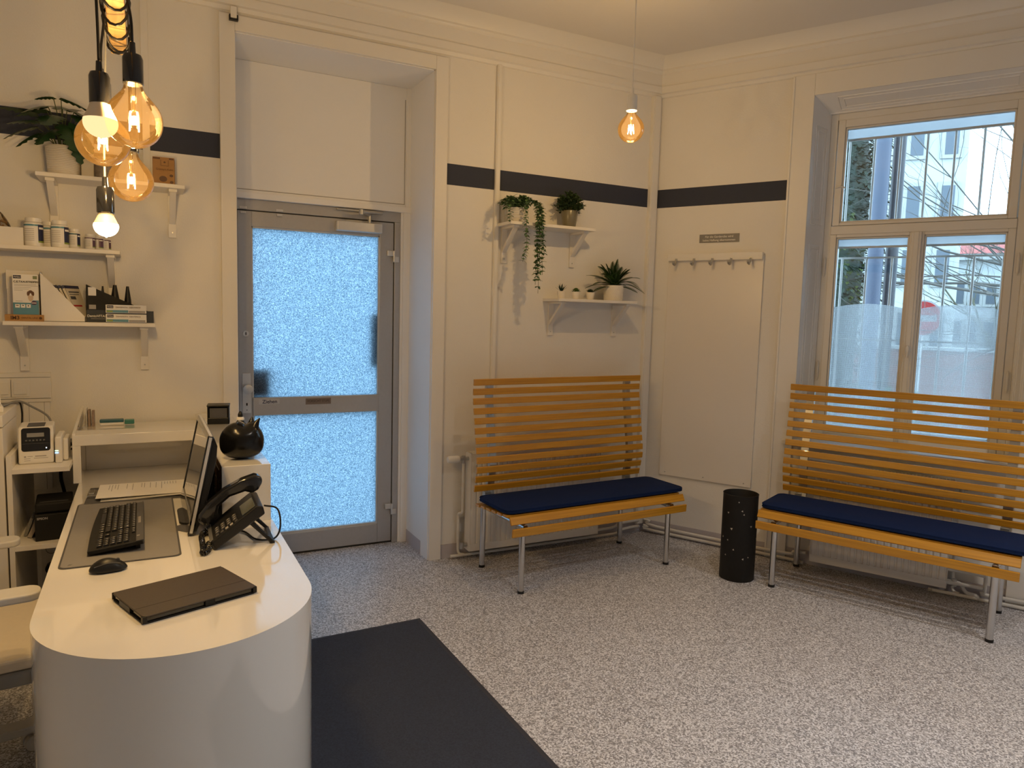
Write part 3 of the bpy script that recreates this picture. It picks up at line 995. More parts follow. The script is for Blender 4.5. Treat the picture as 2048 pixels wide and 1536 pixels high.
# heating pipes along the skirting
def pipes(name, label, lists, mw, r=0.0095):
    t = thing(name, label, 'pipe', mw=mw, group='painted heating pipes along the floor')
    for pts in lists:
        bm = bmesh.new()
        tube(bm, bez(pts, 4), r, 10)
        obj('pipe', bm, M_PIPE, t, smooth=True)
    return t
pipes('heating_pipes', 'pair of painted heating pipes along the floor from the radiator to the corner',
      [[(1.64, -0.05, 0.022), (1.8, -0.055, 0.022), (2.70, -0.055, 0.022), (2.86, -0.055, 0.024), (2.92, -0.055, 0.045), (3.04, -0.045, 0.05), (3.062, -0.05, 0.05)],
       [(2.60, -0.045, 0.062), (2.83, -0.045, 0.062), (2.90, -0.045, 0.085), (3.02, -0.042, 0.09), (3.062, -0.046, 0.09)]], MA)
pipes('heating_pipes', 'pair of painted heating pipes along the floor below the white wall board and window',
      [[(0.03, -0.035, 0.05), (0.06, -0.035, 0.045), (0.10, -0.035, 0.024), (0.95, -0.035, 0.020), (1.10, -0.06, 0.022)],
       [(0.03, -0.030, 0.09), (0.07, -0.030, 0.085), (0.12, -0.032, 0.056), (0.95, -0.032, 0.050), (1.04, -0.05, 0.075), (1.12, -0.07, 0.09)],
       [(1.86, -0.05, 0.15), (2.02, -0.05, 0.15), (2.04, -0.05, 0.13), (2.04, -0.05, 0.06), (2.06, -0.05, 0.045), (2.5, -0.04, 0.045), (6.0, -0.04, 0.045)],
       [(1.84, -0.05, 0.085), (1.92, -0.06, 0.085), (1.94, -0.06, 0.06), (1.96, -0.06, 0.04), (2.00, -0.06, 0.035), (2.02, -0.06, 0.02), (2.06, -0.05, 0.014), (6.0, -0.04, 0.014)],
       [(1.86, -0.10, 0.09), (1.93, -0.09, 0.09), (2.03, -0.07, 0.085)]], BM, 0.010)

# ================================================================== COAT BOARD, RACK AND SIGN ON THE WINDOW WALL
def wall_thing(name, label, cat, mw=BM, **kw):
    return thing(name, label, cat, mw=mw, **kw)
t = wall_thing('wall_board', 'large plain white board mounted on the wall behind the coat hooks', 'board')
bx('panel', (0.118, 0.745, -0.014, -0.0, 0.425, 1.918), M_PANEL, t, bevel=0.002)
for x in (0.16, 0.43, 0.70):
    bm = bmesh.new()
    tube(bm, [(x, -0.014, 0.448), (x, -0.0158, 0.448)], 0.004, 10)
    obj('screw', bm, M_GREYP, t)
t = wall_thing('coat_rack', 'white coat rail with five metal hooks on the wall board', 'coat rack')
bx('rail', (0.118, 0.742, -0.040, -0.0142, 1.885, 1.932), M_TRIM, t, bevel=0.003)
for k in range(5):
    x = 0.180 + k * 0.1225
    bm = bmesh.new()
    box(bm, x - 0.008, x + 0.008, -0.044, -0.040, 1.885, 1.900)
    tube(bm, bez([(x, -0.043, 1.893), (x, -0.052, 1.880), (x, -0.060, 1.862), (x, -0.070, 1.856), (x, -0.082, 1.864)], 5), [0.007] * 20 + [0.006], 8)
    tube(bm, [(x, -0.080, 1.860), (x, -0.090, 1.872)], 0.010, 10)
    obj('hook', bm, M_STEEL, t, smooth=True)
t = wall_thing('wardrobe_sign', 'small grey sign with white writing above the coat hooks', 'sign')
pl = bx('plate', (0.318, 0.580, -0.004, 0, 2.002, 2.056), M_SIGN, t, bevel=0.001)
text('lettering', 'Für die Garderobe wird', 0.019, M_PAPER, pl, (0.449, -0.0048, 2.039), bold=0.0002)
text('lettering', 'keine Haftung übernommen', 0.019, M_PAPER, pl, (0.449, -0.0048, 2.017), bold=0.0002)

# ================================================================== WASTE BIN
BINX, BINY = 3.075, 3.010
t = thing('waste_bin', 'tall black metal waste bin with small punched triangles beside the bench', 'bin', (BINX, BINY, 0))
bm = bmesh.new()
R_ = 0.0985
lathe(bm, [(R_ - 0.002, 0.0), (R_, 0.004), (R_, 0.498), (R_ + 0.002, 0.503), (R_ - 0.001, 0.505), (R_ - 0.004, 0.500), (R_ - 0.004, 0.006)], seg=48)
obj('bin_shell', bm, M_BLACKM, t, smooth=True)
bm = bmesh.new()
lathe(bm, [(0.0, 0.008), (R_ - 0.003, 0.008)], seg=32)
obj('bin_floor', bm, M_BLACKM, t)
bm = bmesh.new()
random.seed(11)
for (az, z, s) in ((-175, 0.40, .010), (-128, 0.42, .009), (-122, 0.40, .008), (-160, 0.31, .012), (-172, 0.24, .008), (-150, 0.19, .009), (-178, 0.15, .008), (-118, 0.14, .010), (-100, 0.15, .007), (-140, 0.47, .007), (-95, 0.33, .01), (-60, 0.25, .01), (-20, 0.35, .01), (40, 0.2, .01), (90, 0.3, .01), (140, 0.4, .01), (165, 0.25, .01)):
    a = math.radians(az)
    c = Vector((math.cos(a), math.sin(a), 0)) * (R_ + 0.0006)
    tg = Vector((-math.sin(a), math.cos(a), 0))
    r0 = random.random() * 6
    vs = [bm.verts.new(c + Vector((0, 0, z)) + tg * s * 0.7 * math.cos(r0 + q) + Vector((0, 0, 1)) * s * 0.7 * math.sin(r0 + q)) for q in (0, 2.1, 4.2)]
    bm.faces.new(vs)
o = obj('punched_triangles', bm, pbr('pale_cutout', (0.45, 0.42, 0.38), 0.6), t)

# ================================================================== FLOOR MAT
t = thing('door_mat', 'large dark charcoal entrance mat lying beside the reception desk', 'mat', (0, 0, 0))
mp_ = [(0.425, 0.55), (1.224, 0.55), (1.180, 3.203), (0.425, 3.180)]
bm = bmesh.new()
prism(bm, mp_, 'z', 0.0005, 0.005)
obj('rubber_edge', bm, M_MATE, t)
mp_ = [(0.445, 0.57), (1.202, 0.57), (1.158, 3.183), (0.445, 3.160)]
bm = bmesh.new()
prism(bm, mp_, 'z', 0.005, 0.009)
obj('pile', bm, M_MAT, t)

# ================================================================== WALL SHELVES
def shelf(label, x0, x1, ztop, brk, group):
    t = thing('wall_shelf', label, 'shelf', (0, YA, 0), group=group)
    zb = ztop - 0.018
    bx('board', (x0, x1, -0.200, -0.001, zb, ztop), M_SHELF, t, bevel=0.002)
    for x in brk:
        bm = bmesh.new()
        box(bm, x - 0.018, x + 0.018, -0.014, -0.0005, zb - 0.215, zb)
        box(bm, x - 0.018, x + 0.018, -0.170, -0.014, zb - 0.014, zb)
        prism(bm, [(-0.014, zb - 0.150), (-0.014, zb - 0.122), (-0.145, zb - 0.014), (-0.165, zb - 0.014)], 'x', x - 0.014, x + 0.014)
        b = obj('bracket', bm, M_SHELF, t, bevel=0.0015)
        bm = bmesh.new()
        tube(bm, [(x, -0.014, zb - 0.19), (x, -0.0160, zb - 0.19)], 0.0035, 10)
        obj('screw', bm, M_STEEL, b)
    return t
LG = 'white shelves on the wall behind the desk'
RG = 'white shelves on the wall between door and corner'
Z1, Z2, Z3, Z4, Z5 = 2.066, 1.744, 1.414, 2.045, 1.607
shelf('white wall shelf behind the hanging bulbs, carrying the big leafy plant', -0.402, 0.191, Z1, (-0.352, 0.141), LG)
shelf('white wall shelf carrying the row of supplement jars', -0.676, -0.085, Z2, (-0.625, -0.126), LG)
shelf('white wall shelf carrying the magazine files and boxes', -0.541, 0.054, Z3, (-0.488, 0.006), LG)
shelf('white wall shelf carrying the trailing plant and the bushy plant', 1.918, 2.512, Z4, (1.974, 2.462), RG)
shelf('white wall shelf carrying three tiny succulents and the fern', 2.262, 2.854, Z5, (2.318, 2.808), RG)

# ------------------------------------------------------------------ plants
def leaf(bm, base, d, up, L, W, curl=0.2, n=4, notch=0.0, shape=0.85, mi=0):
    d = Vector(d).normalized()
    up = Vector(up)
    side = d.cross(up)
    if side.length < 1e-3:
        side = d.cross(Vector((1, 0, 0)))
    side.normalize()
    nr = side.cross(d).normalized()
    prev = None
    for i in range(n + 1):
        u = i / n
        w = W * 0.5 * (math.sin(PI * min(1, u ** shape)) ** 0.8 if 0 < u < 1 else 0.02)
        if notch and i % 2 == 1 and 0 < i < n:
            w *= 1 - notch
        c = Vector(base) + d * L * u - nr * (curl * L * u * u)
        row = (bm.verts.new(c - side * w + nr * W * 0.08), bm.verts.new(c), bm.verts.new(c + side * w + nr * W * 0.08))
        if prev:
            for a in (0, 1):
                f = bm.faces.new((prev[a], prev[a + 1], row[a + 1], row[a]))
                f.material_index = mi
        prev = row
def pot(t, r0, r1, h, mat, z0=0.0, rings=0, name='pot', seg=40):
    bm = bmesh.new()
    pr = [(r0 * 0.92, 0), (r0, 0.004)]
    n = max(rings, 1)
    for k in range(n):
        z = 0.004 + (h - 0.008) * k / n
        r = r0 + (r1 - r0) * z / h
        if rings:
            dz = (h - 0.008) / n
            pr += [(r, z + dz * 0.1), (r + 0.0015, z + dz * 0.5), (r, z + dz * 0.9)]
    pr += [(r1, h - 0.003), (r1 - 0.001, h), (r1 - 0.004, h - 0.001), (r1 - 0.005, h * 0.85)]
    lathe(bm, pr, (0, 0, z0), seg, cap0=True)
    p = obj(name, bm, mat, t, smooth=True)
    bm = bmesh.new()
    lathe(bm, [(0.0, h * 0.88 + 0.002), (r1 - 0.0045, h * 0.88)], (0, 0, z0), seg)
    obj('soil', bm, M_SOIL, p)
    return p
def dirv(az, el):
    az, el = math.radians(az), math.radians(el)
    return Vector((math.cos(az) * math.cos(el), math.sin(az) * math.cos(el), math.sin(el)))

# monstera-like plant
t = thing('potted_plant', 'big dark leafy plant in a cream ribbed pot on the shelf behind the bulbs', 'plant', (-0.300, YA - 0.11, Z1))
pot(t, 0.062, 0.070, 0.128, M_POT, rings=16)
random.seed(5)
def monstera_leaf(bm, base, d, up, L, W):
    d = Vector(d).normalized(); side = d.cross(Vector(up)).normalized(); nr = side.cross(d).normalized()
    n = 10
    out = [[], []]
    mid = [Vector(base) + d * L * (i / n) - nr * 0.22 * L * (i / n) ** 2 for i in range(n + 1)]
    prof = [0.55, 0.98, 0.66, 1.0, 0.62, 0.92, 0.50, 0.72, 0.36, 0.40, 0.0]
    for s in (0, 1):
        sg = -1 if s == 0 else 1
        for i in range(n + 1):
            back = -d * L * 0.12 if i == 0 else Vector()
            out[s].append(mid[i] + back + side * sg * W * 0.5 * prof[i] - nr * W * 0.10 * prof[i])
    mv = [bm.verts.new(p) for p in mid]
    for s in (0, 1):
        ov = [bm.verts.new(p) for p in out[s]]
        for i in range(n):
            if i == n - 1:
                bm.faces.new((mv[i], mv[i + 1], ov[i]))
            else:
                bm.faces.new((mv[i], mv[i + 1], ov[i + 1], ov[i]))
lv = [(-0.10, -0.02, 0.26, 190, 12, .13, .11), (-0.03, -0.03, 0.335, 165, 0, .075, .05), (0.00, -0.04, 0.335, -10, -12, .13, .09), (0.05, -0.04, 0.285, -15, -22, .13, .12),
      (-0.08, -0.06, 0.22, 205, -5, .13, .10), (-0.03, -0.07, 0.25, -100, -20, .13, .12), (0.06, -0.05, 0.22, -35, -48, .14, .12), (-0.09, -0.04, 0.17, 215, -28, .12, .09),
      (0.03, -0.07, 0.21, -70, -45, .14, .12), (0.0, 0.02, 0.30, 100, 30, .10, .09), (-0.06, -0.02, 0.28, 175, -8, .12, .08), (0.08, -0.02, 0.25, 0, -30, .12, .10), (-0.03, -0.06, 0.19, -125, -30, .13, .11),
      (0.02, -0.02, 0.29, 60, 25, .10, .09), (0.04, -0.06, 0.17, -45, -58, .13, .10), (-0.05, -0.05, 0.29, -150, -15, .12, .10), (-0.10, -0.03, 0.20, 195, -20, .14, .09), (0.07, -0.05, 0.26, -40, -35, .12, .11)]
bm = bmesh.new(); bs = bmesh.new()
for x, y, z, az, el, L, W in lv:
    monstera_leaf(bm, (x, y, z), dirv(az, el), (0, 0, 1), L, W)
    tube(bs, bez([(x * 0.2, y * 0.2, 0.11), (x * 0.5, y * 0.5, 0.11 + (z - 0.11) * 0.6), (x, y, z)], 4), 0.002, 6)
obj('leaves', bm, M_LEAFM, t, smooth=False)
obj('stems', bs, M_STEM, t, smooth=True)

# trailing plant
TPX, TPY = 1.992, YA - 0.125
t = thing('trailing_plant', 'small round pot with long trailing stems hanging below the shelf', 'plant', (TPX, TPY, Z4))
pot(t, 0.048, 0.056, 0.085, M_POT, rings=8)
random.seed(8)
bl = bmesh.new(); bs = bmesh.new()
def strand(pts, dens=0.010, lw=0.024):
    P = bez(pts, 8)
    tube(bs, P, 0.0011, 5)
    acc = 0
    k = 0
    for a, b in zip(P, P[1:]):
        acc += (b - a).length
        while acc > dens:
            acc -= dens
            k += 1
            dd = (b - a).normalized()
            for s in (0, 1):
                az = k * 80 + s * 180 + random.uniform(-25, 25)
                v = dirv(az, random.uniform(-25, 30))
                leaf(bl, a, (v + dd * 0.35), (0, 0, 1), lw * random.uniform(0.7, 1.15), lw * 0.72, 0.15, 3)
front = -0.095
for (ax, len_, dx, dy) in ((0.100, 0.40, 0.0, 0.0), (0.120, 0.36, 0.018, 0.004), (0.085, 0.345, 0.012, -0.01), (0.112, 0.47, -0.006, -0.006), (0.130, 0.24, 0.02, 0.008), (0.092, 0.42, 0.0, 0.005)):
    strand([(0.02, -0.01, 0.08), (0.045, -0.04, 0.125), (ax - 0.01, front + 0.02 + dy, 0.115), (ax, front + dy - 0.003, 0.05), (ax + dx * 0.3, front + dy - 0.004, -0.10), (ax + dx, front + dy - 0.002, 0.055 - len_)], 0.0105)
strand([(0.0, -0.02, 0.08), (0.01, -0.055, 0.115), (0.012, -0.09, 0.09), (0.016, -0.098, 0.0), (0.024, -0.098, -0.10), (0.022, -0.096, -0.16), (0.008, -0.094, -0.20), (0.004, -0.092, -0.235)], 0.011)
strand([(-0.02, -0.02, 0.08), (-0.05, -0.055, 0.12), (-0.078, -0.075, 0.10), (-0.085, -0.085, 0.02), (-0.088, -0.09, -0.01)], 0.010)
for k in range(30):
    az = random.uniform(0, 360)
    e = random.uniform(0.03, 0.085)
    h = random.uniform(0.115, 0.15)
    v = dirv(az, 0) * e
    strand([(0, 0, 0.075), (v.x * 0.5, v.y * 0.5, h - 0.01), (v.x, v.y, h), (v.x * 1.3, v.y * 1.3, h - 0.03)], 0.010, 0.028)
obj('leaves', bl, M_LEAFT, t)
obj('stems', bs, M_STEM, t)

# bushy plant in an olive pot
t = thing('potted_plant', 'round bushy dark green plant in a tapered olive pot', 'plant', (2.378, YA - 0.10, Z4))
pot(t, 0.040, 0.054, 0.105, M_POTG)
random.seed(9)
bl = bmesh.new(); bs = bmesh.new()
for k in range(95):
    az = random.uniform(0, 360); el = random.uniform(-12, 88)
    v = dirv(az, el)
    R = 0.105 * random.uniform(0.75, 1.05) * (1.0 if el > 0 else 0.9)
    tip = Vector((0, 0, 0.115)) + Vector((v.x * R, v.y * R * 0.75, v.z * R * 0.95))
    P = bez([(v.x * 0.01, v.y * 0.01, 0.095), Vector((0, 0, 0.115)) + v * R * 0.5 + Vector((0, 0, 0.008)), tip], 5)
    tube(bs, P, 0.001, 5)
    for i in range(3, len(P)):
        for s in range(4):
            a2 = random.uniform(0, 360)
            leaf(bl, P[i], v * 0.5 + dirv(a2, random.uniform(-20, 60)), (0, 0, 1), random.uniform(0.013, 0.021), 0.013, 0.2, 3)
obj('leaves', bl, pbr('boxwood_leaf', (0.040, 0.075, 0.030), 0.45, var=0.6, scale=30), t)
obj('stems', bs, M_STEM, t)

# fern
t = thing('potted_fern', 'green fern in a white textured pot at the right end of the lower shelf', 'plant', (2.732, YA - 0.10, Z5))
p_ = pot(t, 0.060, 0.064, 0.098, M_POTW)
bm = bmesh.new()
random.seed(4)
for r in range(9):
    for k in range(30):
        a = 2 * PI * (k + 0.5 * (r % 2)) / 30
        z = 0.012 + r * 0.009
        rr = 0.0602 + 0.004 * z / 0.098
        lathe(bm, [(0.0, 0.0028), (0.003, 0.0018), (0.0042, 0)], (0, 0, 0), 6)
        nv = 3 * 6
        vs = bm.verts[:] if False else None
        m = Matrix.Rotation(a, 4, 'Z') @ Matrix.Translation((rr, 0, z)) @ Matrix.Rotation(PI / 2, 4, 'Y')
        bm.verts.ensure_lookup_table()
        for v in bm.verts[-18:]:
            v.co = m @ v.co
obj('studs', bm, M_POTW, p_, smooth=True)
bl = bmesh.new(); bs = bmesh.new()
fr = [(180, 38, .27, .5), (170, 20, .22, .55), (200, 28, .22, .6), (0, 40, .27, .55), (-12, 25, .26, .75), (12, 35, .28, .75), (-40, 45, .20, .5), (-140, 45, .20, .5), (90, 60, .13, .3), (60, 55, .16, .5),
      (120, 58, .17, .4), (-90, 72, .20, .2), (-70, 62, .19, .3), (-110, 64, .20, .3), (150, 62, .22, .3), (30, 62, .21, .3), (-160, 52, .20, .5), (-20, 58, .22, .4), (190, 8, .19, .5), (-5, 12, .19, .5), (160, 45, .2, .6), (-100, 35, .14, .6), (-60, 30, .13, .6), (195, 55, .24, .4), (75, 75, .2, .15), (100, 80, .19, .15), (-80, 78, .21, .15), (45, 70, .19, .25), (135, 70, .2, .25), (-135, 60, .2, .35), (-45, 60, .2, .35), (-95, 55, .17, .4), (5, 55, .25, .55), (178, 60, .26, .5)]
for az, el, L, droop in fr:
    az += random.uniform(-6, 6)
    d = dirv(az, el); d.y *= 0.55
    P = []
    n = 22
    for i in range(n + 1):
        u = i / n
        P.append(Vector((0, 0, 0.088)) + d * L * u + Vector((0, 0, -droop * L * u * u * 0.75)))
    tube(bs, P, [0.0018 * (1 - 0.7 * i / n) for i in range(n + 1)], 5)
    for i in range(2, n):
        u = i / n
        dd = (P[i + 1] - P[i - 1]).normalized()
        sd = dd.cross(Vector((0, 0, 1))).normalized()
        l = 0.030 * math.sin(PI * min(1, (u * 0.9 + 0.12))) ** 0.7
        for s in (-1, 1):
            for q in (0, 0.5):
                bp = P[i] + (P[i + 1] - P[i]) * q
                leaf(bl, bp, sd * s + dd * 0.45 + Vector((0, 0, 0.15)), (0, 0, 1), l * 1.15, 0.0085, 0.15, 2)
obj('fronds', bl, M_LEAFF, t)
obj('stems', bs, M_STEM, t)

# three tiny succulents
def succ(label, x, kind, sc_=1.0):
    t = thing('succulent', label, 'plant', (x, YA - 0.115, Z5), group='tiny succulents in white pots')
    pot(t, 0.021, 0.028, 0.047, M_POTW, seg=28)
    bm = bmesh.new()
    random.seed(hash(kind) % 5 if False else {'spiky': 1, 'round': 2, 'rosette': 3}[kind])
    if kind == 'spiky':
        for k in range(16):
            az = k * 137.5; el = 80 - k * 3.4
            leaf(bm, (0, 0, 0.042), dirv(az, el), (0, 0, 1), 0.046 + 0.012 * random.random(), 0.009, -0.05, 4, shape=0.6)
        mt = M_SUCD
    elif kind == 'round':
        for k in range(60):
            az = k * 137.5; el = 85 - k * 1.4
            b0 = Vector((0, 0, 0.040)) + dirv(az, max(el, 5)) * 0.018
            leaf(bm, b0, dirv(az, max(el, 10)), (0, 0, 1), 0.014, 0.011, -0.2, 3)
        mt = M_SUCG
    else:
        for k in range(34):
            az = k * 137.5; el = 84 - k * 2.0
            leaf(bm, (0, 0, 0.040), dirv(az, el), (0, 0, 1), 0.026 + 0.012 * k / 34, 0.012, -0.15, 4, shape=1.1)
        mt = M_SUCD
    obj('leaves', bm, mt, t)
succ('spiky dark succulent in a tiny white pot, nearest the left end of the lower shelf', 2.328, 'spiky')
succ('round bright green succulent in a tiny white pot between the two darker ones', 2.436, 'round')
succ('dark rosette succulent in a tiny white pot beside the fern', 2.544, 'rosette')

# ------------------------------------------------------------------ goods on the shelves behind the desk (world x, wall offset y)
def at(x, off, z):
    return (x, YA - off, z)
# upper shelf
t = thing('carton', 'plain cream upright carton right of the big plant pot', 'box', at(-0.207, 0.10, Z1))
bx('carton_body', (-0.024, 0.024, -0.05, 0.05, 0, 0.195), pbr('cream_card', (0.62, 0.55, 0.42), 0.6), t, bevel=0.001)
t = thing('snack_pouch', 'crinkled silver and brown foil pouch on the top shelf behind the bulbs', 'pouch', at(-0.136, 0.10, Z1))
bm = bmesh.new()
random.seed(2)
nx, nz = 10, 8
g = {}
for s in (0, 1):
    for i in range(nx + 1):
        for j in range(nz + 1):
            u, v = i / nx, j / nz
            th = 0.026 * math.sin(PI * u) ** 0.6 * (1 - v) ** 0.5 + 0.001
            g[s, i, j] = bm.verts.new((-0.050 + 0.10 * u, (-th if s == 0 else th) + random.uniform(-.003, .003) * (v < 0.99), v * 0.11))
for s in (0, 1):
    for i in range(nx):
        for j in range(nz):
            bm.faces.new((g[s, i, j], g[s, i + 1, j], g[s, i + 1, j + 1], g[s, i, j + 1]))
for i in range(nx):
    for j in (0, nz):
        bm.faces.new((g[0, i, j], g[0, i + 1, j], g[1, i + 1, j], g[1, i, j]))
for j in range(nz):
    for i in (0, nx):
        bm.faces.new((g[0, i, j], g[0, i, j + 1], g[1, i, j + 1], g[1, i, j]))
obj('pouch_body', bm, M_FOIL, t, smooth=True)
bx('top_seal', (-0.050, 0.050, -0.0015, 0.0015, 0.105, 0.122), M_BLACK, t)
t = thing('carton', 'brown kraft carton with printed brown motif near the right end of the top shelf', 'box', at(0.106, 0.10, Z1), rz=math.radians(-4))
bx('carton_body', (-0.046, 0.046, -0.045, 0.045, 0, 0.128), M_CARD, t, bevel=0.001)
bx('printed_side', (-0.0466, -0.0460, -0.043, 0.043, 0.004, 0.122), M_BROWNP, t)
bx('top_strip', [(-0.044, -0.014, -0.0462, -0.0455, 0.118, 0.125), (0.024, 0.044, -0.0462, -0.0455, 0.118, 0.125)], M_BROWNP, t)
fb = bx('printed_front', [(-0.012, 0.022, -0.0462, -0.0455, 0.088, 0.0895), (-0.012, -0.0105, -0.0462, -0.0455, 0.088, 0.115), (0.0205, 0.022, -0.0462, -0.0455, 0.088, 0.115)], M_BROWNP, t)
text('lettering', 'Granny\'s Keks', 0.0125, M_BROWNP, t, (0.004, -0.0462, 0.072))
bm = bmesh.new()
for r, x, z in ((0.017, -0.002, 0.028), (0.008, 0.033, 0.045), (0.008, 0.034, 0.015), (0.005, 0.005, 0.105)):
    vs = [bm.verts.new((x + r * math.cos(2 * PI * k / 16), -0.0457, z + r * 0.8 * math.sin(2 * PI * k / 16))) for k in range(16)]
    bm.faces.new(vs)
obj('printed_motif', bm, M_BROWNP, t)

# middle shelf: open box with bag, jars
t = thing('storage_box', 'white open storage box at the left end of the jar shelf', 'box', at(-0.585, 0.10, Z2))
bm = bmesh.new()
box(bm, -0.075, 0.128, -0.065, 0.06, 0, 0.003)
box(bm, -0.075, 0.128, -0.065, -0.062, 0.003, 0.078)
box(bm, -0.075, 0.128, 0.057, 0.06, 0.003, 0.078)
box(bm, -0.075, -0.072, -0.062, 0.057, 0.003, 0.078)
box(bm, 0.125, 0.128, -0.062, 0.057, 0.003, 0.078)
obj('box_body', bm, M_WHITEM, t)
t = thing('treat_bag', 'clear bag with brown treats sticking out of the white storage box', 'bag', at(-0.570, 0.10, Z2 + 0.004))
bm = bmesh.new()
bmesh.ops.create_icosphere(bm, subdivisions=3, radius=1.0)
random.seed(12)
for v in bm.verts:
    v.co = Vector((v.co.x * 0.062 * (1 - 0.35 * max(v.co.z, 0)), v.co.y * 0.034, 0.078 + v.co.z * 0.075)) + Vector((random.uniform(-.003, .003), random.uniform(-.003, .003), random.uniform(-.003, .003)))
obj('bag_film', bm, clear_glass('cellophane', (0.96, 0.94, 0.90), 0.3, (0.8, 0.72, 0.6)), t, smooth=True)
bm = bmesh.new()
for k in range(22):
    p = Vector((random.uniform(-.035, .035), random.uniform(-.016, .016), random.uniform(0.02, 0.11)))
    tube(bm, [p, p + dirv(random.uniform(0, 360), random.uniform(-50, 50)) * 0.024], 0.006, 7)
o = obj('treats', bm, pbr('dog_treat', (0.42, 0.24, 0.08), 0.7, var=0.4), t, smooth=True)
o['kind'] = 'stuff'
def jar(label, x, off, r, h, stripe, body_mat, rot=0.0):
    t = thing('supplement_jar', label, 'jar', at(x, off, Z2), rz=rot, group='supplement jars on the middle shelf')
    bm = bmesh.new()
    lathe(bm, [(r * 0.9, 0), (r, 0.003), (r, h * 0.80), (r * 0.86, h * 0.84), (r * 0.8, h * 0.845)], seg=32, cap0=True)
    obj('jar_body', bm, M_PLASTIC, t, smooth=True)
    bm = bmesh.new()
    lathe(bm, [(r * 0.80, h * 0.845), (r * 0.88, h * 0.85), (r * 0.88, h * 0.985), (r * 0.82, h)], seg=40, cap1=True)
    obj('lid', bm, M_PLASTIC, t, smooth=True)
    def band(nm, a0, a1, z0, z1, mat, e=0.0004):
        bm = bmesh.new()
        n = 14
        A = []
        for k in range(n + 1):
            a = math.radians(a0 + (a1 - a0) * k / n)
            A.append((bm.verts.new(((r + e) * math.cos(a), (r + e) * math.sin(a), z0)), bm.verts.new(((r + e) * math.cos(a), (r + e) * math.sin(a), z1))))
        for p, q in zip(A, A[1:]):
            bm.faces.new((p[0], q[0], q[1], p[1]))
        return obj(nm, bm, mat, t, smooth=True)
    band('label', -175, -58, h * 0.12, h * 0.76, M_PAPER)
    band('label_top_band', -175, -58, h * 0.70, h * 0.76, stripe, 0.0006)
    for k in range(7):
        band('label_text', -150, -82, h * (0.20 + 0.065 * k), h * (0.215 + 0.065 * k), M_GREYP, 0.0007)
    band('label_front', -58, 5, h * 0.14, h * 0.76, body_mat, 0.0006)
    band('label_title', -52, -8, h * 0.60, h * 0.67, M_PAPER, 0.0009)
    band('label_foot', -58, 5, h * 0.14, h * 0.20, M_GREENP, 0.0009)
    return t
jar('large white jar with green-topped label, tallest next to the storage box', -0.421, 0.135, 0.036, 0.126, M_TEAL, M_NAVYP)
jar('white jar with dark label half hidden behind the first two large jars', -0.366, 0.085, 0.032, 0.118, M_TEAL, M_NAVYP)
jar('large white jar with green-topped label in the middle of the shelf', -0.322, 0.14, 0.034, 0.122, M_TEAL, M_NAVYP)
jar('medium white jar with dark label right of the large jars', -0.268, 0.125, 0.0225, 0.091, M_TEALD, M_NAVYP)
jar('small white jar with plum label, left one of the small jars', -0.207, 0.13, 0.0205, 0.072, M_PURP, M_PURP)
jar('small white jar with plum label, middle one of the small jars', -0.169, 0.12, 0.019, 0.070, M_PURP, M_PURP, rot=math.radians(-40))
jar('small white jar with plum label, last one at the shelf end', -0.142, 0.10, 0.018, 0.066, M_PURP, M_PURP)

# lower shelf
t = thing('archive_box', 'white folded archive box behind the chew strip carton', 'box', at(-0.455, 0.055, Z3))
bx('box_body', (-0.078, 0.045, -0.045, 0.045, 0, 0.222), M_WHITEM, t, bevel=0.001)
bx('box_lid', (-0.080, 0.047, -0.047, 0.047, 0.140, 0.224), M_WHITEM, t, bevel=0.001)
t = thing('wooden_box', 'narrow brown wooden box with dark print lying under the white and teal carton', 'box', at(-0.462, 0.148, Z3))
bx('box_body', (-0.072, 0.072, -0.038, 0.030, 0, 0.029), M_LWOOD, t, bevel=0.001)
text('lettering', 'IM3', 0.022, M_BROWNP, t, (-0.034, -0.0385, 0.0145), bold=0.0006)
text('lettering', 'DENTAL LINE', 0.010, M_BROWNP, t, (0.020, -0.0385, 0.0145))
bm = bmesh.new()
vs = [bm.verts.new((0.060 + 0.006 * math.cos(2 * PI * k / 14), -0.0384, 0.0145 + 0.006 * math.sin(2 * PI * k / 14))) for k in range(14)]
bm.faces.new(vs)
obj('printed_seal', bm, M_BROWNP, t)
t = thing('chew_carton', 'white and teal chew strip carton with a dog picture, standing on the wooden box', 'box', at(-0.455, 0.155, Z3 + 0.0293))
bx('carton_body', (-0.0475, 0.0475, -0.022, 0.022, 0, 0.176), M_PAPER, t, bevel=0.0008)
F = -0.0223
fo = bx('teal_foot', [(-0.0475, 0.0475, F - 0.0002, -0.0218, 0, 0.052), (0.024, 0.0475, F - 0.0002, -0.0218, 0.052, 0.063)], M_TEAL, t)
bx('brand_block', (-0.044, -0.015, F - 0.0003, F, 0.157, 0.171), M_NAVYP, t)
text('brand_lettering', 'Virbac', 0.010, M_PAPER, t, (-0.0295, F - 0.0006, 0.164))
text('lettering', 'C.E.T.', 0.0115, M_BLACK, t, (-0.029, F - 0.0003, 0.143), bold=0.0003)
text('lettering', 'KAUSTREIFEN', 0.0105, M_BLACK, t, (0.016, F - 0.0003, 0.143), bold=0.0003)
bx('small_print', [(-0.042, 0.040, F - 0.0003, F, 0.131, 0.1325), (-0.042, 0.046, F - 0.0003, F, 0.125, 0.1265), (-0.042, 0.020, F - 0.0003, F, 0.117, 0.1182), (-0.042, 0.012, F - 0.0003, F, 0.111, 0.1122), (-0.042, -0.010, F - 0.0003, F, 0.105, 0.1062), (-0.038, -0.012, F - 0.0003, F, 0.058, 0.0595)], M_GREYP, t)
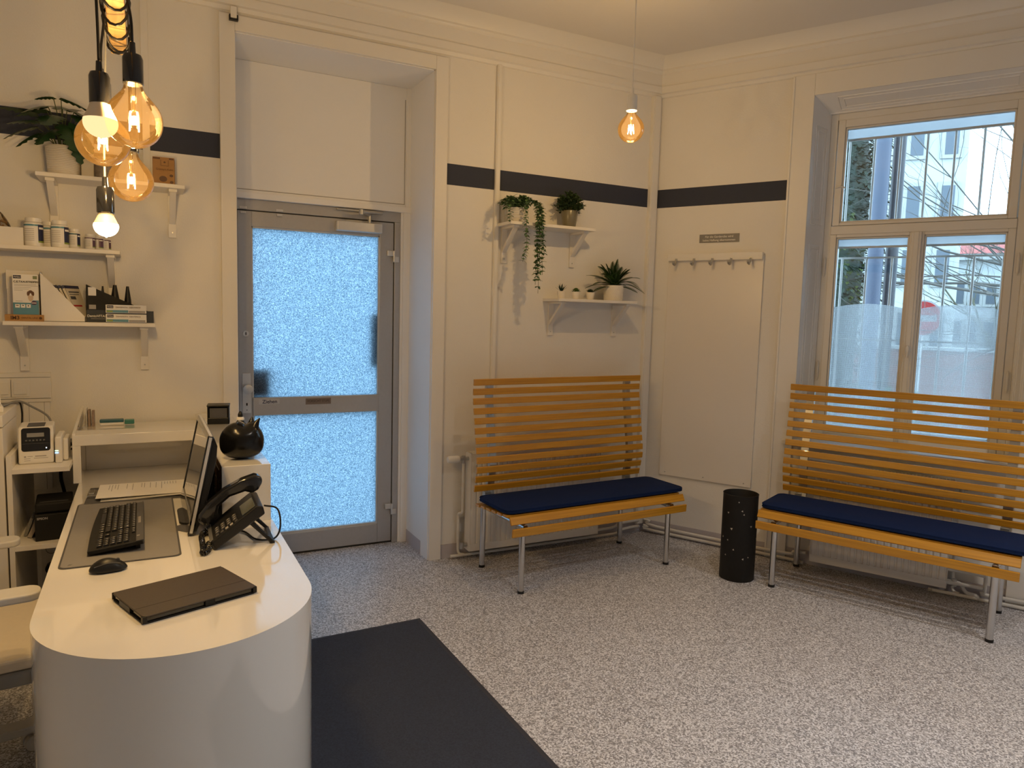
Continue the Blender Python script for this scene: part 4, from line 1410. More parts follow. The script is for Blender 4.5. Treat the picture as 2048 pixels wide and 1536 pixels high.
bx('green_mark', (0.028, 0.044, F - 0.0003, F, 0.156, 0.170), pbr('sage_print', (0.20, 0.24, 0.12), 0.5), t)
bx('pictogram', [(-0.040, -0.023, F - 0.0006, F, 0.030, 0.045), (-0.019, -0.003, F - 0.0006, F, 0.030, 0.045), (0.001, 0.017, F - 0.0006, F, 0.030, 0.045)], M_PAPER, t)
bx('pictogram_mark', [(-0.037, -0.027, F - 0.0008, F, 0.038, 0.041), (-0.014, -0.008, F - 0.0008, F, 0.038, 0.042), (0.006, 0.011, F - 0.0008, F, 0.036, 0.041)], M_BROWNP, t)
# the little printed dog: dark head with ears, pale chest
def disc(bm, x, z, rx, rz, y, n=16):
    bm.faces.new([bm.verts.new((x + rx * math.cos(2 * PI * k / n), y, z + rz * math.sin(2 * PI * k / n))) for k in range(n)])
bm = bmesh.new(); disc(bm, 0.018, 0.078, 0.010, 0.020, F - 0.0003)
obj('dog_print_chest', bm, pbr('dog_pale', (0.62, 0.48, 0.34), 0.6), t)
bm = bmesh.new(); disc(bm, 0.018, 0.096, 0.010, 0.011, F - 0.0005); disc(bm, 0.0085, 0.092, 0.004, 0.010, F - 0.0006); disc(bm, 0.0275, 0.092, 0.004, 0.010, F - 0.0006)
obj('dog_print_head', bm, M_BROWNP, t)
bm = bmesh.new(); disc(bm, 0.018, 0.088, 0.0035, 0.006, F - 0.0008)
obj('dog_print_muzzle', bm, M_PAPER, t)
bm = bmesh.new(); disc(bm, 0.030, 0.052, 0.011, 0.009, F - 0.0007)
obj('purple_badge', bm, M_PURP, t)
bx('badge_bar', (0.021, 0.039, F - 0.001, F, 0.050, 0.053), M_PAPER, t)

def magfile(name, label, x0, x1, off0, off1, hb, hf, mat):
    """magazine file lying with its sloping opening to the right: side panels tall at the left, low at the right"""
    t = thing(name, label, 'magazine file', at(0, 0, Z3))
    pr = [(x0, 0), (x1, 0), (x1, hf), (x0, hb)]
    bm = bmesh.new()
    prism(bm, pr, 'y', -off1, -off1 + 0.002)
    prism(bm, pr, 'y', -off0 - 0.002, -off0)
    box(bm, x0, x0 + 0.002, -off1, -off0, 0, hb)
    box(bm, x1 - 0.002, x1, -off1, -off0, 0, hf)
    box(bm, x0, x1, -off1, -off0, 0, 0.002)
    obj('file_body', bm, mat, t)
    return t
magfile('magazine_file', 'white sloping magazine file holding a row of brochures', -0.402, -0.232, 0.075, 0.172, 0.218, 0.024, M_WHITEM)
random.seed(6)
for k in range(8):
    x = -0.338 + k * 0.0138
    lean = 0.055
    h = 0.175
    t = thing('brochure', 'front brochure with red bar, foremost in the white magazine file' if k == 7 else 'blue-topped brochure, number %s from the left in the row inside the white magazine file' % ('one', 'two', 'three', 'four', 'five', 'six', 'seven')[k], 'brochure', at(x, 0.122, Z3 + 0.003), group='brochures in the white magazine file')
    t.rotation_euler = (0, -math.radians(22), 0)
    last = k == 7
    hh = 0.172
    if last: t.rotation_euler = (0, -math.radians(22), math.radians(-38))
    bx('cover', (-0.0045, 0.0045, -0.040, 0.040, 0.0, hh), pbr('brochure_cream', (0.62, 0.55, 0.42), 0.5), t)
    bx('blue_top', (-0.0048, 0.0048, -0.0402, 0.0402, hh - 0.014, hh + 0.0003), M_NAVYP, t)
    if last:
        bx('red_bar', (0.0045, 0.0051, -0.035, 0.02, 0.070, 0.078), M_RED, t)
        bx('printed_lines', [(0.0045, 0.0051, -0.03, 0.03, 0.138, 0.144), (0.0045, 0.0051, -0.03, 0.025, 0.128, 0.131), (0.0045, 0.0051, -0.03, 0.0, 0.105, 0.12)], M_DGREY, t)
t = magfile('magazine_file', 'black sloping magazine file with white lettering on the lower shelf', -0.228, 0.048, 0.055, 0.135, 0.172, 0.044, M_BLACKM)
bx('spine_sticker', (-0.220, -0.188, -0.1362, -0.135, 0.122, 0.160), M_PAPER, t)
bx('front_band', (-0.228, 0.048, -0.1356, -0.135, 0.0, 0.056), M_NAVYP if False else pbr('deep_blue_black', (0.012, 0.02, 0.035), 0.5), t)
text('lettering', 'DentoVITAL', 0.0150, M_PAPER, t, (-0.2265, -0.1362, 0.028), align='LEFT', bold=0.0003)
bx('small_print', [(-0.212, -0.15, -0.1362, -0.1356, 0.015, 0.017), (-0.218, -0.190, -0.1362, -0.135, 0.060, 0.080)], M_GREYP, t)
NL = ('narrow pointed black nozzle, leftmost of three sticking out of the black magazine file', 'broad black nozzle, middle one of three sticking out of the black magazine file', 'pointed black nozzle, rightmost of three sticking out of the black magazine file')
for ni, (x, r, h, o2) in enumerate(((-0.163, 0.006, 0.165, 0.09), (-0.113, 0.013, 0.172, 0.09), (-0.060, 0.010, 0.168, 0.09))):
    t = thing('black_nozzle', NL[ni], 'nozzle', at(x, o2, Z3 + 0.003), group='black nozzles in the magazine file')
    bm = bmesh.new()
    lathe(bm, [(r * 1.5, 0), (r * 1.5, h * 0.5), (r * 1.4, h * 0.62), (r * 0.65, h * 0.97), (r * 0.6, h)], seg=20, cap0=True, cap1=True)
    obj('nozzle_body', bm, M_BLACK, t, smooth=True)
for k in range(2):
    t = thing('toothpaste_carton', ('flat white and green carton, upper of the two stacked on the lower shelf', 'flat white and green carton, lower of the two stacked on the lower shelf')[1 - k], 'box', at(-0.066, 0.172, Z3 + k * 0.0425), group='stacked flat cartons')
    f = -0.0262
    bx('carton_body', (-0.083, 0.083, -0.026, 0.026, 0.0, 0.040), M_PAPER, t, bevel=0.0008)
    bx('green_band', [(-0.080, 0.008, f - 0.0003, f, 0.004, 0.016)], M_TEAL, t)
    bx('lime_mark', [(-0.080, -0.055, f - 0.0005, f, 0.006, 0.013)], M_GREENP, t)
    bx('grey_band', [(0.010, 0.078, f - 0.0003, f, 0.004, 0.014)], M_GREYP, t)
    bx('brand_block', (-0.078, -0.052, f - 0.0003, f, 0.024, 0.037), M_NAVYP, t)
    bx('shadow_line', (-0.083, 0.083, f - 0.0003, f, 0.000, 0.0025), M_NAVYP, t)
    text('brand_lettering', 'Virbac', 0.009, M_PAPER, t, (-0.065, f - 0.0006, 0.0305))
    text('lettering', 'ZAHNPASTA · DENTIFRICE', 0.0085, M_BROWNP, t, (0.008, f - 0.0004, 0.0285))

# ================================================================== RECEPTION DESK
DT = 0.75
t = thing('reception_desk', 'glossy white reception desk with rounded end and raised back ledge', 'desk', (0, 0, 0))
XL, XR, YC = -0.250, 0.397, 1.962
def stadium(x0, x1, yc, y1, n=40):
    r = (x1 - x0) / 2
    cx = (x0 + x1) / 2
    return [(x1, y1), (x0, y1)] + [(cx + r * math.cos(PI + PI * k / n), yc + r * math.sin(PI + PI * k / n)) for k in range(n + 1)]
bm = bmesh.new()
prism(bm, stadium(XL, XR, YC, 3.97), 'z', DT - 0.004, DT)
obj('desktop', bm, M_WHITE, t, smooth=True)
bm = bmesh.new()
prism(bm, stadium(XL, XR, YC, 3.965), 'z', 0.0, DT - 0.004)
obj('desk_body', bm, M_WHITE, t, smooth=True)
# raised ledge: open niche along the back, solid box along the public side
LZ = 0.953
bx('ledge_niche', [(-0.270, 0.231, 3.43, 3.565, LZ - 0.045, LZ), (-0.258, 0.231, 3.565, 3.955, LZ - 0.05, LZ - 0.03), (-0.270, -0.240, 3.43, 3.955, DT, LZ - 0.045), (-0.240, 0.231, 3.70, 3.72, DT, LZ - 0.045)], M_WHITE, t, bevel=0.0015)
bx('ledge_box', (0.231, 0.3925, 2.60, 3.955, DT, LZ), M_WHITE, t, bevel=0.0015)
bm = bmesh.new()
prism(bm, [(3.432, LZ), (3.955, LZ), (3.955, 1.010), (3.445, LZ + 0.006)], 'x', -0.270, -0.258)
obj('ledge_side_panel', bm, M_WHITE, t, bevel=0.001)

# things on the ledge
t = thing('toothpaste_tube', 'teal and white tube with green cap lying on the back ledge', 'tube', (-0.135, 3.88, LZ - 0.0295))
bx('tube_body', [(-0.055, 0.045, -0.012, 0.012, 0.0, 0.014)], M_PAPER, t, bevel=0.004)
bx('teal_band', [(-0.0553, 0.0453, -0.0123, 0.0123, 0.014, 0.030)], M_TEALD, t, bevel=0.004)
bx('cap', [(0.048, 0.090, -0.010, 0.010, 0.003, 0.026)], pbr('sea_green', (0.05, 0.22, 0.19), 0.4), t, bevel=0.004)
t = thing('leaflet_holder', 'small clear holder with leaflets at the left end of the back ledge', 'leaflets', (-0.232, 3.90, LZ - 0.0295))
bx('leaflets', [(-0.006, 0.004, -0.03, 0.03, 0, 0.075), (0.010, 0.020, -0.03, 0.03, 0, 0.07)], pbr('leaflet_print', (0.30, 0.22, 0.18), 0.6, var=0.4, scale=80), t)
bx('holder_plate', [(-0.012, -0.009, -0.035, 0.035, 0, 0.085)], M_GREYPL, t)
t = thing('card_reader_stand', 'small black open box standing at the far end of the ledge behind the monitor', 'box', (0.315, 3.62, LZ), rz=math.radians(-8))
bx('housing', [(-0.050, 0.045, 0.02, 0.03, 0, 0.085), (-0.050, -0.044, -0.05, 0.03, 0, 0.085), (0.039, 0.045, -0.05, 0.03, 0, 0.085), (-0.050, 0.045, -0.05, 0.03, 0, 0.03), (-0.052, 0.047, -0.052, 0.032, 0.082, 0.09)], M_BLACK, t, bevel=0.002)
bx('dark_screen', (-0.040, 0.036, -0.045, -0.035, 0.03, 0.075), M_DGREY, t)
t = thing('pump_bottle', 'black pump bottle with white collar, its top showing behind the cat figure', 'bottle', (0.352, 3.12, LZ - 0.012))
bm = bmesh.new()
lathe(bm, [(0.022, 0.0125), (0.024, 0.016), (0.024, 0.075), (0.012, 0.095)], seg=24, cap0=True)
obj('bottle_body', bm, M_BLACK, t, smooth=True)
bm = bmesh.new(); lathe(bm, [(0.013, 0.094), (0.016, 0.098), (0.014, 0.106), (0.009, 0.109)], seg=24, cap0=True)
obj('collar', bm, M_PLASTIC, t, smooth=True)
bm = bmesh.new(); lathe(bm, [(0.010, 0.108), (0.010, 0.118), (0.005, 0.130), (0.002, 0.132)], seg=20, cap0=True, cap1=True)
obj('pump_tip', bm, M_BLACK, t, smooth=True)

# round glossy black cat figure
t = thing('cat_figure', 'round glossy black ceramic cat-shaped jar on the white ledge box', 'figure', (0.313, 2.735, LZ))
bm = bmesh.new()
bmesh.ops.create_uvsphere(bm, u_segments=48, v_segments=32, radius=1)
for v in bm.verts:
    x, y, z = v.co
    zz = z
    r = 1.0 + (0.10 * (1 - zz) if zz < 0.3 else 0.07)
    px, py = x * 0.0730 * (1.05 - 0.04 * max(zz, 0)), y * 0.064
    pz = 0.062 + zz * 0.062
    if zz < 0:
        # fuller lower half, flat foot
        q = math.sqrt(max(0.0, 1 - zz * zz))
        f = (max(0.0, 1 - abs(zz) ** 3.2)) ** 0.42 / max(q, 1e-4) if q > 1e-3 else 1.0
        f = min(f, 3.0)
        px *= f
        py *= f
        pz = 0.062 + zz * 0.0615
    # dip between back and head
    d = math.exp(-((px - 0.008) / 0.022) ** 2) * max(zz, 0) ** 2
    pz -= 0.012 * d
    # head rises to the right
    pz += 0.008 * math.exp(-((px - 0.045) / 0.02) ** 2) * max(zz, 0)
    v.co = (px, py, pz * 1.10)
M_CAT = pbr('black_glaze', (0.005, 0.005, 0.005), 0.22, var=0.1, spec=0.35)
obj('body', bm, M_CAT, t, smooth=True)
for (ex, ey, lean) in ((0.040, -0.020, 0.020), (0.034, 0.022, 0.006)):
    bm = bmesh.new()
    rings = [(0.020, 0.104, 0), (0.015, 0.119, 0.15), (0.009, 0.133, 0.5), (0.0022, 0.147, 1.0)]
    pts = [(ex + lean * q, ey, z) for _, z, q in rings]
    tube(bm, pts, [r for r, _, _ in rings], 12)
    obj('ear', bm, M_CAT, t, smooth=True)
bm = bmesh.new()
mm = Matrix.Translation((-0.004, -0.012, 0.131)) @ Matrix.Rotation(0.5, 4, 'Y') @ Matrix.Rotation(-0.5, 4, 'X')
box(bm, -0.012, 0.010, -0.010, 0.010, -0.0005, 0.0005, mm)
obj('paper_tag', bm, M_PAPER, t)

# wire basket between monitor and ledge box
t = thing('wire_basket', 'dark wire basket with brown leaflets behind the monitor', 'basket', (0.202, 2.99, DT))
bm = bmesh.new()
for z in (0.004, 0.05, 0.10, 0.15):
    box(bm, -0.022, 0.022, -0.20, -0.198, z, z + 0.002); box(bm, -0.022, 0.022, 0.198, 0.20, z, z + 0.002)
    box(bm, -0.022, -0.020, -0.20, 0.20, z, z + 0.002); box(bm, 0.020, 0.022, -0.20, 0.20, z, z + 0.002)
for k in range(6):
    y = -0.199 + k * 0.0796
    for x in (-0.021, 0.021):
        box(bm, x - 0.001, x + 0.001, y - 0.001, y + 0.001, 0, 0.152)
for x in (-0.011, 0.0, 0.011):
    box(bm, x - 0.001, x + 0.001, -0.2, -0.198, 0, 0.152)
obj('wire_frame', bm, M_BLACK, t)
bx('leaflets', [(-0.012, 0.012, -0.17, 0.15, 0.006, 0.16)], pbr('brown_leaflets', (0.60, 0.32, 0.12), 0.6, var=0.7, scale=45), t)

# clipboard with papers in the niche
t = thing('clipboard', 'dark clipboard with handwritten sheets lying under the back ledge', 'clipboard', (-0.02, 3.175, DT + 0.0005), rz=math.radians(-1.5))
bx('board', (-0.185, 0.185, -0.135, 0.125, 0, 0.004), M_DGREY, t, bevel=0.001)
bm = bmesh.new()
box(bm, -0.155, 0.180, -0.118, 0.118, 0.0045, 0.008, Matrix.Rotation(-0.03, 4, 'Y'))
obj('paper_stack', bm, M_PAPER, t)
bx('top_sheet', (-0.150, 0.182, -0.110, 0.122, 0.0145, 0.0150), M_PAPER, t)
random.seed(21)
bm = bmesh.new()
for k in range(26):
    x = -0.125 + k * 0.0105
    if random.random() < 0.25: continue
    y0 = random.uniform(-0.02, 0.05) if k < 20 else 0.06
    box(bm, x, x + 0.0018, y0, 0.105, 0.0151, 0.0153)
obj('handwriting', bm, M_MGREY, t)
bx('clip', [(-0.184, -0.150, -0.045, 0.045, 0.004, 0.014), (-0.178, -0.160, -0.03, 0.03, 0.014, 0.020)], M_CHROME, t, bevel=0.002)

# desk mat
t = thing('desk_mat', 'grey desk mat with dark stitched edge under the keyboard', 'desk mat', (0, 0, DT))
bm = bmesh.new()
prism(bm, rrect(-0.228, 0.091, 2.312, 3.060, 0.022), 'z', 0.0003, 0.0022)
obj('edge', bm, M_DGREY, t)
bm = bmesh.new()
prism(bm, rrect(-0.2225, 0.0855, 2.3175, 3.0545, 0.018), 'z', 0.0022, 0.0030)
obj('surface', bm, M_PAD, t)
bx('corner_mark', [(-0.205, -0.196, 2.335, 2.338, 0.003, 0.0031), (-0.203, -0.193, 2.341, 2.344, 0.003, 0.0031)], M_DGREY, t)

# keyboard: local x = across the typist (key rows), y = towards the screen
t = thing('keyboard', 'black full-size keyboard on the grey desk mat', 'keyboard', (-0.158, 2.395, DT + 0.003), rz=0)
KL, KW = 0.500, 0.148
km = Matrix.Rotation(-math.radians(7), 4, 'Y')
bm = bmesh.new()
pts = []
n = 12
for k in range(n + 1):
    u = k / n
    # front edge (towards typist) gently bowed
    pts.append((0.0 - 0.006 * math.sin(PI * u) + (0.010 * u), KL * u))
pts += [(KW, KL - 0.02), (KW + 0.002, 0.0)]
prism(bm, pts, 'z', 0.004, 0.016)
for v in bm.verts: v.co = km @ v.co
case = obj('case', bm, M_BLACKM, t, bevel=0.002)
bm = bmesh.new()
box(bm, KW - 0.018, KW + 0.001, 0.0, KL - 0.03, 0.016, 0.0185, km)
box(bm, KW - 0.001, KW + 0.003, 0.0, KL - 0.02, 0.006, 0.018, km)
obj('top_strip', bm, M_DGREY, t)
for y in (0.03, KL - 0.08):
    bx('tilt_foot', (KW - 0.022, KW - 0.010, y, y + 0.03, 0.0, 0.018), M_BLACK, t)
# keys: rows from the screen side to the typist, columns right hand side nearest the camera
rows = [(0.122, 0.010), (0.103, 0.0165), (0.085, 0.0165), (0.067, 0.0165), (0.049, 0.0165), (0.031, 0.0165)]
def key_mesh(wy, wx=0.0150):
    b = bmesh.new()
    a = 0.0011
    vs = []
    for z, s in ((0, 0.0), (0.0052, a)):
        for (x, y) in ((-wx / 2 + s, -wy / 2 + s), (wx / 2 - s, -wy / 2 + s), (wx / 2 - s, wy / 2 - s), (-wx / 2 + s, wy / 2 - s)):
            vs.append(b.verts.new((x, y, z)))
    for f in ((4, 5, 6, 7), (0, 1, 5, 4), (1, 2, 6, 5), (2, 3, 7, 6), (3, 0, 4, 7)):
        b.faces.new([vs[i] for i in f])
    me = bpy.data.meshes.new('key')
    b.to_mesh(me); b.free()
    me.materials.append(M_BLACK)
    return me
KM = {}
legend = bmesh.new()
keys = []
P_ = 0.0190
for r, (kx, kh) in enumerate(rows):
    # numeric block (near camera)
    segs = []
    for c in range(4):
        if r == 0: continue
        segs.append((0.014 + c * P_, 1.0))
    for c in range(3):
        if r in (1, 2) or r == 0 or r == 5 or (r == 4 and c == 1):
            segs.append((0.014 + 4 * P_ + 0.006 + c * P_, 1.0))
    y0 = 0.014 + 7 * P_ + 0.012
    widths = {0: [1] * 15, 1: [2] + [1] * 13, 2: [1.5] + [1] * 13 + [0.5], 3: [1.25] + [1] * 12 + [1.75], 4: [2.75] + [1] * 11 + [1.25], 5: [1.25, 1.25, 1.25, 1.25, 6.25, 1.25, 1.25, 1.25]}[r]
    tot = sum(widths)
    sc_ = (KL - 0.016 - y0) / (tot * P_)
    y = y0
    for w_ in widths:
        if w_ >= 0.9:
            segs.append((y, w_ * sc_))
        y += w_ * P_ * sc_
    for y, w_ in segs:
        keys.append((kx, y, round(w_, 3), r))
keys.sort(key=lambda q: q[1] + (0 if q[3] else 10))
small = []
for i, (kx, y, w_, r) in enumerate(keys):
    wy = w_ * P_ - 0.0028
    wx = 0.0100 if r == 0 else 0.0150
    kk = (round(wy, 4), wx)
    if kk not in KM: KM[kk] = key_mesh(wy, wx)
    loc = km @ Vector((kx, y + wy / 2, 0.0162))
    if i < 95:
        o = bpy.data.objects.new('key', KM[kk])
        COL.objects.link(o); o.parent = t
        o.location = loc
        o.rotation_euler = (0, -math.radians(7), 0)
    else:
        small.append((loc, wy, wx))
    if w_ < 2.5:
        box(legend, kx - 0.001, kx + 0.004, y + wy * 0.35, y + wy * 0.6, 0.0214, 0.0216, km)
if small:
    bm = bmesh.new()
    for loc, wy, wx in small:
        box(bm, -wx / 2, wx / 2, -wy / 2, wy / 2, 0, 0.0052, Matrix.Translation(loc) @ Matrix.Rotation(-math.radians(7), 4, 'Y'))
    o = obj('function_keys', bm, M_BLACK, t, bevel=0.001)
    o['kind'] = 'stuff'
obj('key_legends', legend, pbr('legend_white', (0.45, 0.44, 0.42), 0.6), t)
bm = bmesh.new()
for k in range(7):
    box(bm, KW - 0.013, KW - 0.005, 0.20 + k * 0.011, 0.207 + k * 0.011, 0.0186, 0.0188, km)
box(bm, KW - 0.016, KW - 0.008, 0.05, 0.058, 0.0162, 0.0186, km)
obj('maker_lettering', bm, M_GREYP, t)

# mouse
t = thing('computer_mouse', 'black wireless mouse on the desk in front of the mat', 'mouse', (-0.100, 2.255, DT), rz=math.radians(4))
bm = bmesh.new()
bmesh.ops.create_uvsphere(bm, u_segments=32, v_segments=20, radius=1)
for v in bm.verts:
    x, y, z = v.co
    w_ = 1.0 - 0.12 * math.exp(-((x - 0.1) / 0.35) ** 2)
    v.co = (x * 0.048, y * 0.030 * w_, max(0.0, 0.006 + z * (0.032 - 0.008 * (x + 0.25) ** 2 if z > 0 else 0.006)))
obj('shell', bm, M_BLACK, t, smooth=True)
bm = bmesh.new()
tube(bm, [(0.024, -0.003, 0.0295), (0.024, 0.003, 0.0295)], 0.0050, 16)
obj('scroll_wheel', bm, M_DGREY, t, smooth=True)
bm = bmesh.new()
for k in range(2):
    s = -1 if k == 0 else 1
    tube(bm, bez([(-0.035, s * 0.0195, 0.021), (0.0, s * 0.0215, 0.0285), (0.03, s * 0.019, 0.0245)], 5), 0.0012, 6)
obj('side_trim', bm, M_DGREY, t, smooth=True)

# tablet in a folding case
TA = math.radians(20.0)
t = thing('tablet_case', 'dark brown folding tablet case lying near the rounded desk end', 'tablet', (0.085, 1.975, DT), rz=TA)
tw, td = 0.142, 0.103
bm = bmesh.new(); prism(bm, rrect(-tw, tw, -td, td, 0.012), 'z', 0.0, 0.004)
obj('back_cover', bm, M_BLACKM, t, bevel=0.001)
bm = bmesh.new(); prism(bm, rrect(-tw + 0.004, tw - 0.004, -td + 0.004, td - 0.004, 0.010), 'z', 0.004, 0.0155)
tb = obj('tablet', bm, M_BLACKG, t, bevel=0.002)
bm = bmesh.new(); prism(bm, rrect(-tw, tw, -td, td, 0.012), 'z', 0.0155, 0.0195)
obj('front_cover', bm, M_LEATH, t, bevel=0.0015)
bx('fold_crease', (-tw + 0.002, tw - 0.002, -0.046, -0.044, 0.0194, 0.0197), M_BLACKM, t)
bx('spine', (-tw, tw, td - 0.002, td + 0.001, 0.001, 0.019), M_LEATH, t, bevel=0.001)
bx('stylus_loop', [(0.005, 0.030, -td - 0.002, -td + 0.006, 0.004, 0.018)], M_BLACKM, t, bevel=0.001)
for q_ in ((-tw - 0.001, -tw + 0.008, -0.02, 0.05, 0.003, 0.017), (-tw - 0.001, -tw + 0.010, -td, -td + 0.012, 0.002, 0.018), (tw - 0.010, tw + 0.001, -td, -td + 0.012, 0.002, 0.018)):
    bx('case_clip', q_, M_BLACK, t, bevel=0.001)

# monitor: screen faces -x, leans back
t = thing('computer_monitor', 'black and silver desktop monitor seen from its edge, facing the chair', 'monitor', (0.118, 2.75, DT + 0.006))
mm = Matrix.Rotation(math.radians(11.5), 4, 'Y')
def mbox(name, dims, mat, par, **kw):
    bm = bmesh.new()
    for q in (dims if isinstance(dims[0], (list, tuple)) else [dims]):
        box(bm, *q, mm)
    return obj(name, bm, mat, par, **kw)
H_, W2 = 0.330, 0.250
bz = mbox('bezel', [(-0.002, 0.016, -W2, W2, 0.0, 0.048), (-0.002, 0.016, -W2, W2, H_ - 0.017, H_), (-0.002, 0.016, -W2, -W2 + 0.016, 0.03, H_ - 0.017), (-0.002, 0.016, W2 - 0.016, W2, 0.03, H_ - 0.017)], M_BLACKG, t, bevel=0.002)
mbox('screen', (0.001, 0.005, -W2 + 0.016, W2 - 0.016, 0.048, H_ - 0.017), pbr('glossy_dark_screen', (0.030, 0.030, 0.032), 0.06, coat=1.0, spec=0.8), t)
mbox('silver_edge', [(0.003, 0.012, -W2 - 0.0012, -W2 + 0.001, 0.006, H_ - 0.004), (0.003, 0.012, W2 - 0.001, W2 + 0.0012, 0.006, H_ - 0.004), (0.003, 0.012, -W2, W2, H_ - 0.001, H_ + 0.0012)], M_ALUL, t)
bm = bmesh.new()
pr = [(0.014, 0.004), (0.024, 0.012), (0.034, 0.06), (0.040, 0.25), (0.034, H_ - 0.03), (0.020, H_ - 0.006), (0.014, H_ - 0.003)]
prism(bm, [(x, z) for x, z in pr], 'y', -W2 + 0.006, W2 - 0.006)
for v in bm.verts: v.co = mm @ v.co
obj('rear_housing', bm, M_BLACK, t, bevel=0.004)
bm = bmesh.new()
box(bm, 0.075, 0.100, -0.035, 0.035, -0.001, 0.17)
prism(bm, [(-0.02 + x, y) for x, y in rrect(0, 0.16, -0.11, 0.11, 0.03)], 'z', -0.006, 0.002)
obj('stand', bm, M_BLACK, t, bevel=0.003)
bm = bmesh.new()
prism(bm, [(0.060, 2.62), (0.118, 2.55), (0.118, 2.66)], 'z', DT + 0.0004, DT + 0.0014)
o = obj('sticky_note', bm, M_DGREY); tag(o, 'dark grey sheet corner sticking out between desk mat and monitor', 'sheet')

# telephone: faces -x, handset on its far side; local x = up the keypad slope, y = across
t = thing('desk_telephone', 'black desk telephone with keypad and coiled cord', 'telephone', (0.185, 2.435, DT), rz=math.radians(-2))
pa = math.radians(-36)
pm = Matrix.Translation((0.0, 0, 0.004)) @ Matrix.Rotation(pa, 4, 'Y')
bm = bmesh.new()
prism(bm, [(0, -0.006), (0.008, 0.022), (0.10, 0.026), (0.175, 0.028), (0.190, 0.014), (0.180, -0.010)], 'y', -0.112, 0.085)
for v in bm.verts: v.co = pm @ v.co
obj('phone_body', bm, M_BLACK, t, bevel=0.005, bseg=3)
bm = bmesh.new()
box(bm, 0.004, 0.016, -0.100, 0.075, 0.0226, 0.0242, pm)
obj('front_strip', bm, M_STEEL, t)
bm = bmesh.new()
box(bm, 0.125, 0.172, -0.100, 0.010, 0.0270, 0.0295, pm)
obj('display', bm, pbr('lcd_grey', (0.10, 0.11, 0.10), 0.2), t, bevel=0.001)
for r in range(4):
    for c in range(3):
        bm = bmesh.new()
        x, y = 0.035 + r * 0.021, -0.070 + c * 0.022
        box(bm, x - 0.0065, x + 0.0065, y - 0.008, y + 0.008, 0.0235, 0.0275, pm)
        k_ = obj('key', bm, M_DGREY, t, bevel=0.001)
        bx2 = bmesh.new()
        box(bx2, x - 0.0025, x + 0.003, y - 0.003, y + 0.003, 0.0275, 0.0278, pm)
        obj('key_digit', bx2, M_GREYP, k_)
for r in range(5):
    bm = bmesh.new()
    x = 0.033 + r * 0.017
    box(bm, x - 0.005, x + 0.005, -0.103, -0.088, 0.0235, 0.0272, pm)
    obj('function_key', bm, M_GREYP if r in (2, 3) else M_DGREY, t, bevel=0.001)
bm = bmesh.new()
hp_ = [(0.000, 0.048), (-0.005, 0.062), (0.012, 0.080), (0.06, 0.094), (0.12, 0.098), (0.18, 0.090), (0.222, 0.076), (0.236, 0.058), (0.228, 0.040), (0.202, 0.028), (0.180, 0.030), (0.166, 0.050), (0.12, 0.066), (0.075, 0.063), (0.048, 0.040), (0.022, 0.031), (0.006, 0.036)]
prism(bm, hp_, 'y', 0.034, 0.082)
for v in bm.verts: v.co = pm @ v.co
obj('handset', bm, M_BLACKG, t, bevel=0.009, bseg=3, smooth=True)
bm = bmesh.new()
tube(bm, [(0.10, -0.085, 0.085), (0.175, -0.095, 0.004)], [0.009, 0.006], 8)
tube(bm, [(0.10, 0.060, 0.085), (0.175, 0.070, 0.004)], [0.009, 0.006], 8)
box(bm, 0.168, 0.182, -0.10, 0.078, 0.0, 0.007)
obj('rear_foot', bm, M_BLACK, t, bevel=0.002)
def coil(bm, path, R, turns, r):
    P = bez(path, 12)
    out = []
    N = turns * 10
    for i in range(N + 1):
        f = i / N * (len(P) - 1)
        k = min(int(f), len(P) - 2)
        p = P[k].lerp(P[k + 1], f - k)
        dd = (P[k + 1] - P[k]).normalized()
        u, v = basis(dd)
        a = 2 * PI * i / 10
        out.append(p + (u * math.cos(a) + v * math.sin(a)) * R)
    tube(bm, out, r, 6)
bm = bmesh.new()
coil(bm, [(0.010, 0.062, 0.030), (-0.020, 0.060, 0.012), (-0.030, 0.02, 0.0095), (-0.030, -0.05, 0.0095), (-0.030, -0.115, 0.0095), (-0.032, -0.150, 0.0095), (-0.016, -0.130, 0.0095), (-0.012, -0.06, 0.010)], 0.0075, 34, 0.0020)
obj('coiled_cord', bm, M_BLACKG, t, smooth=True)
bm = bmesh.new()
tube(bm, bez([(0.16, 0.0, 0.10), (0.20, -0.02, 0.09), (0.205, -0.05, 0.04), (0.185, -0.06, 0.004), (0.13, -0.05, 0.004), (0.10, 0.05, 0.004), (0.03, 0.13, 0.004), (0.03, 0.30, 0.004)], 6), 0.003, 8)
obj('line_cord', bm, M_BLACK, t, smooth=True)

# ================================================================== LOW CABINET, PRINTERS, TALL CABINET LEFT OF THE DESK
t = thing('open_cabinet', 'white open cabinet with printer on top, left of the desk', 'cabinet', (0, 0, 0))
bx('side_panel', (-0.480, -0.462, 3.30, 3.90, 0.0, 0.905), M_WHITEM, t, bevel=0.001)
bx('top', (-0.462, -0.271, 3.30, 3.90, 0.832, 0.851), M_WHITEM, t, bevel=0.001)
bx('shelf', (-0.462, -0.2515, 3.30, 3.80, 0.524, 0.544), M_WHITEM, t, bevel=0.001)
t = thing('tall_cabinet', 'white cabinet at the left edge with a payment terminal on it', 'cabinet', (0, 0, 0))
bx('body', (-0.98, -0.486, 3.30, 3.64, 0.02, 1.015), M_WHITEM, t, bevel=0.002)
bx('lid', (-0.985, -0.484, 3.295, 3.645, 1.019, 1.065), M_WHITEM, t, bevel=0.002)
bx('plinth', (-0.96, -0.50, 3.32, 3.62, 0.0, 0.02), M_DGREY, t)

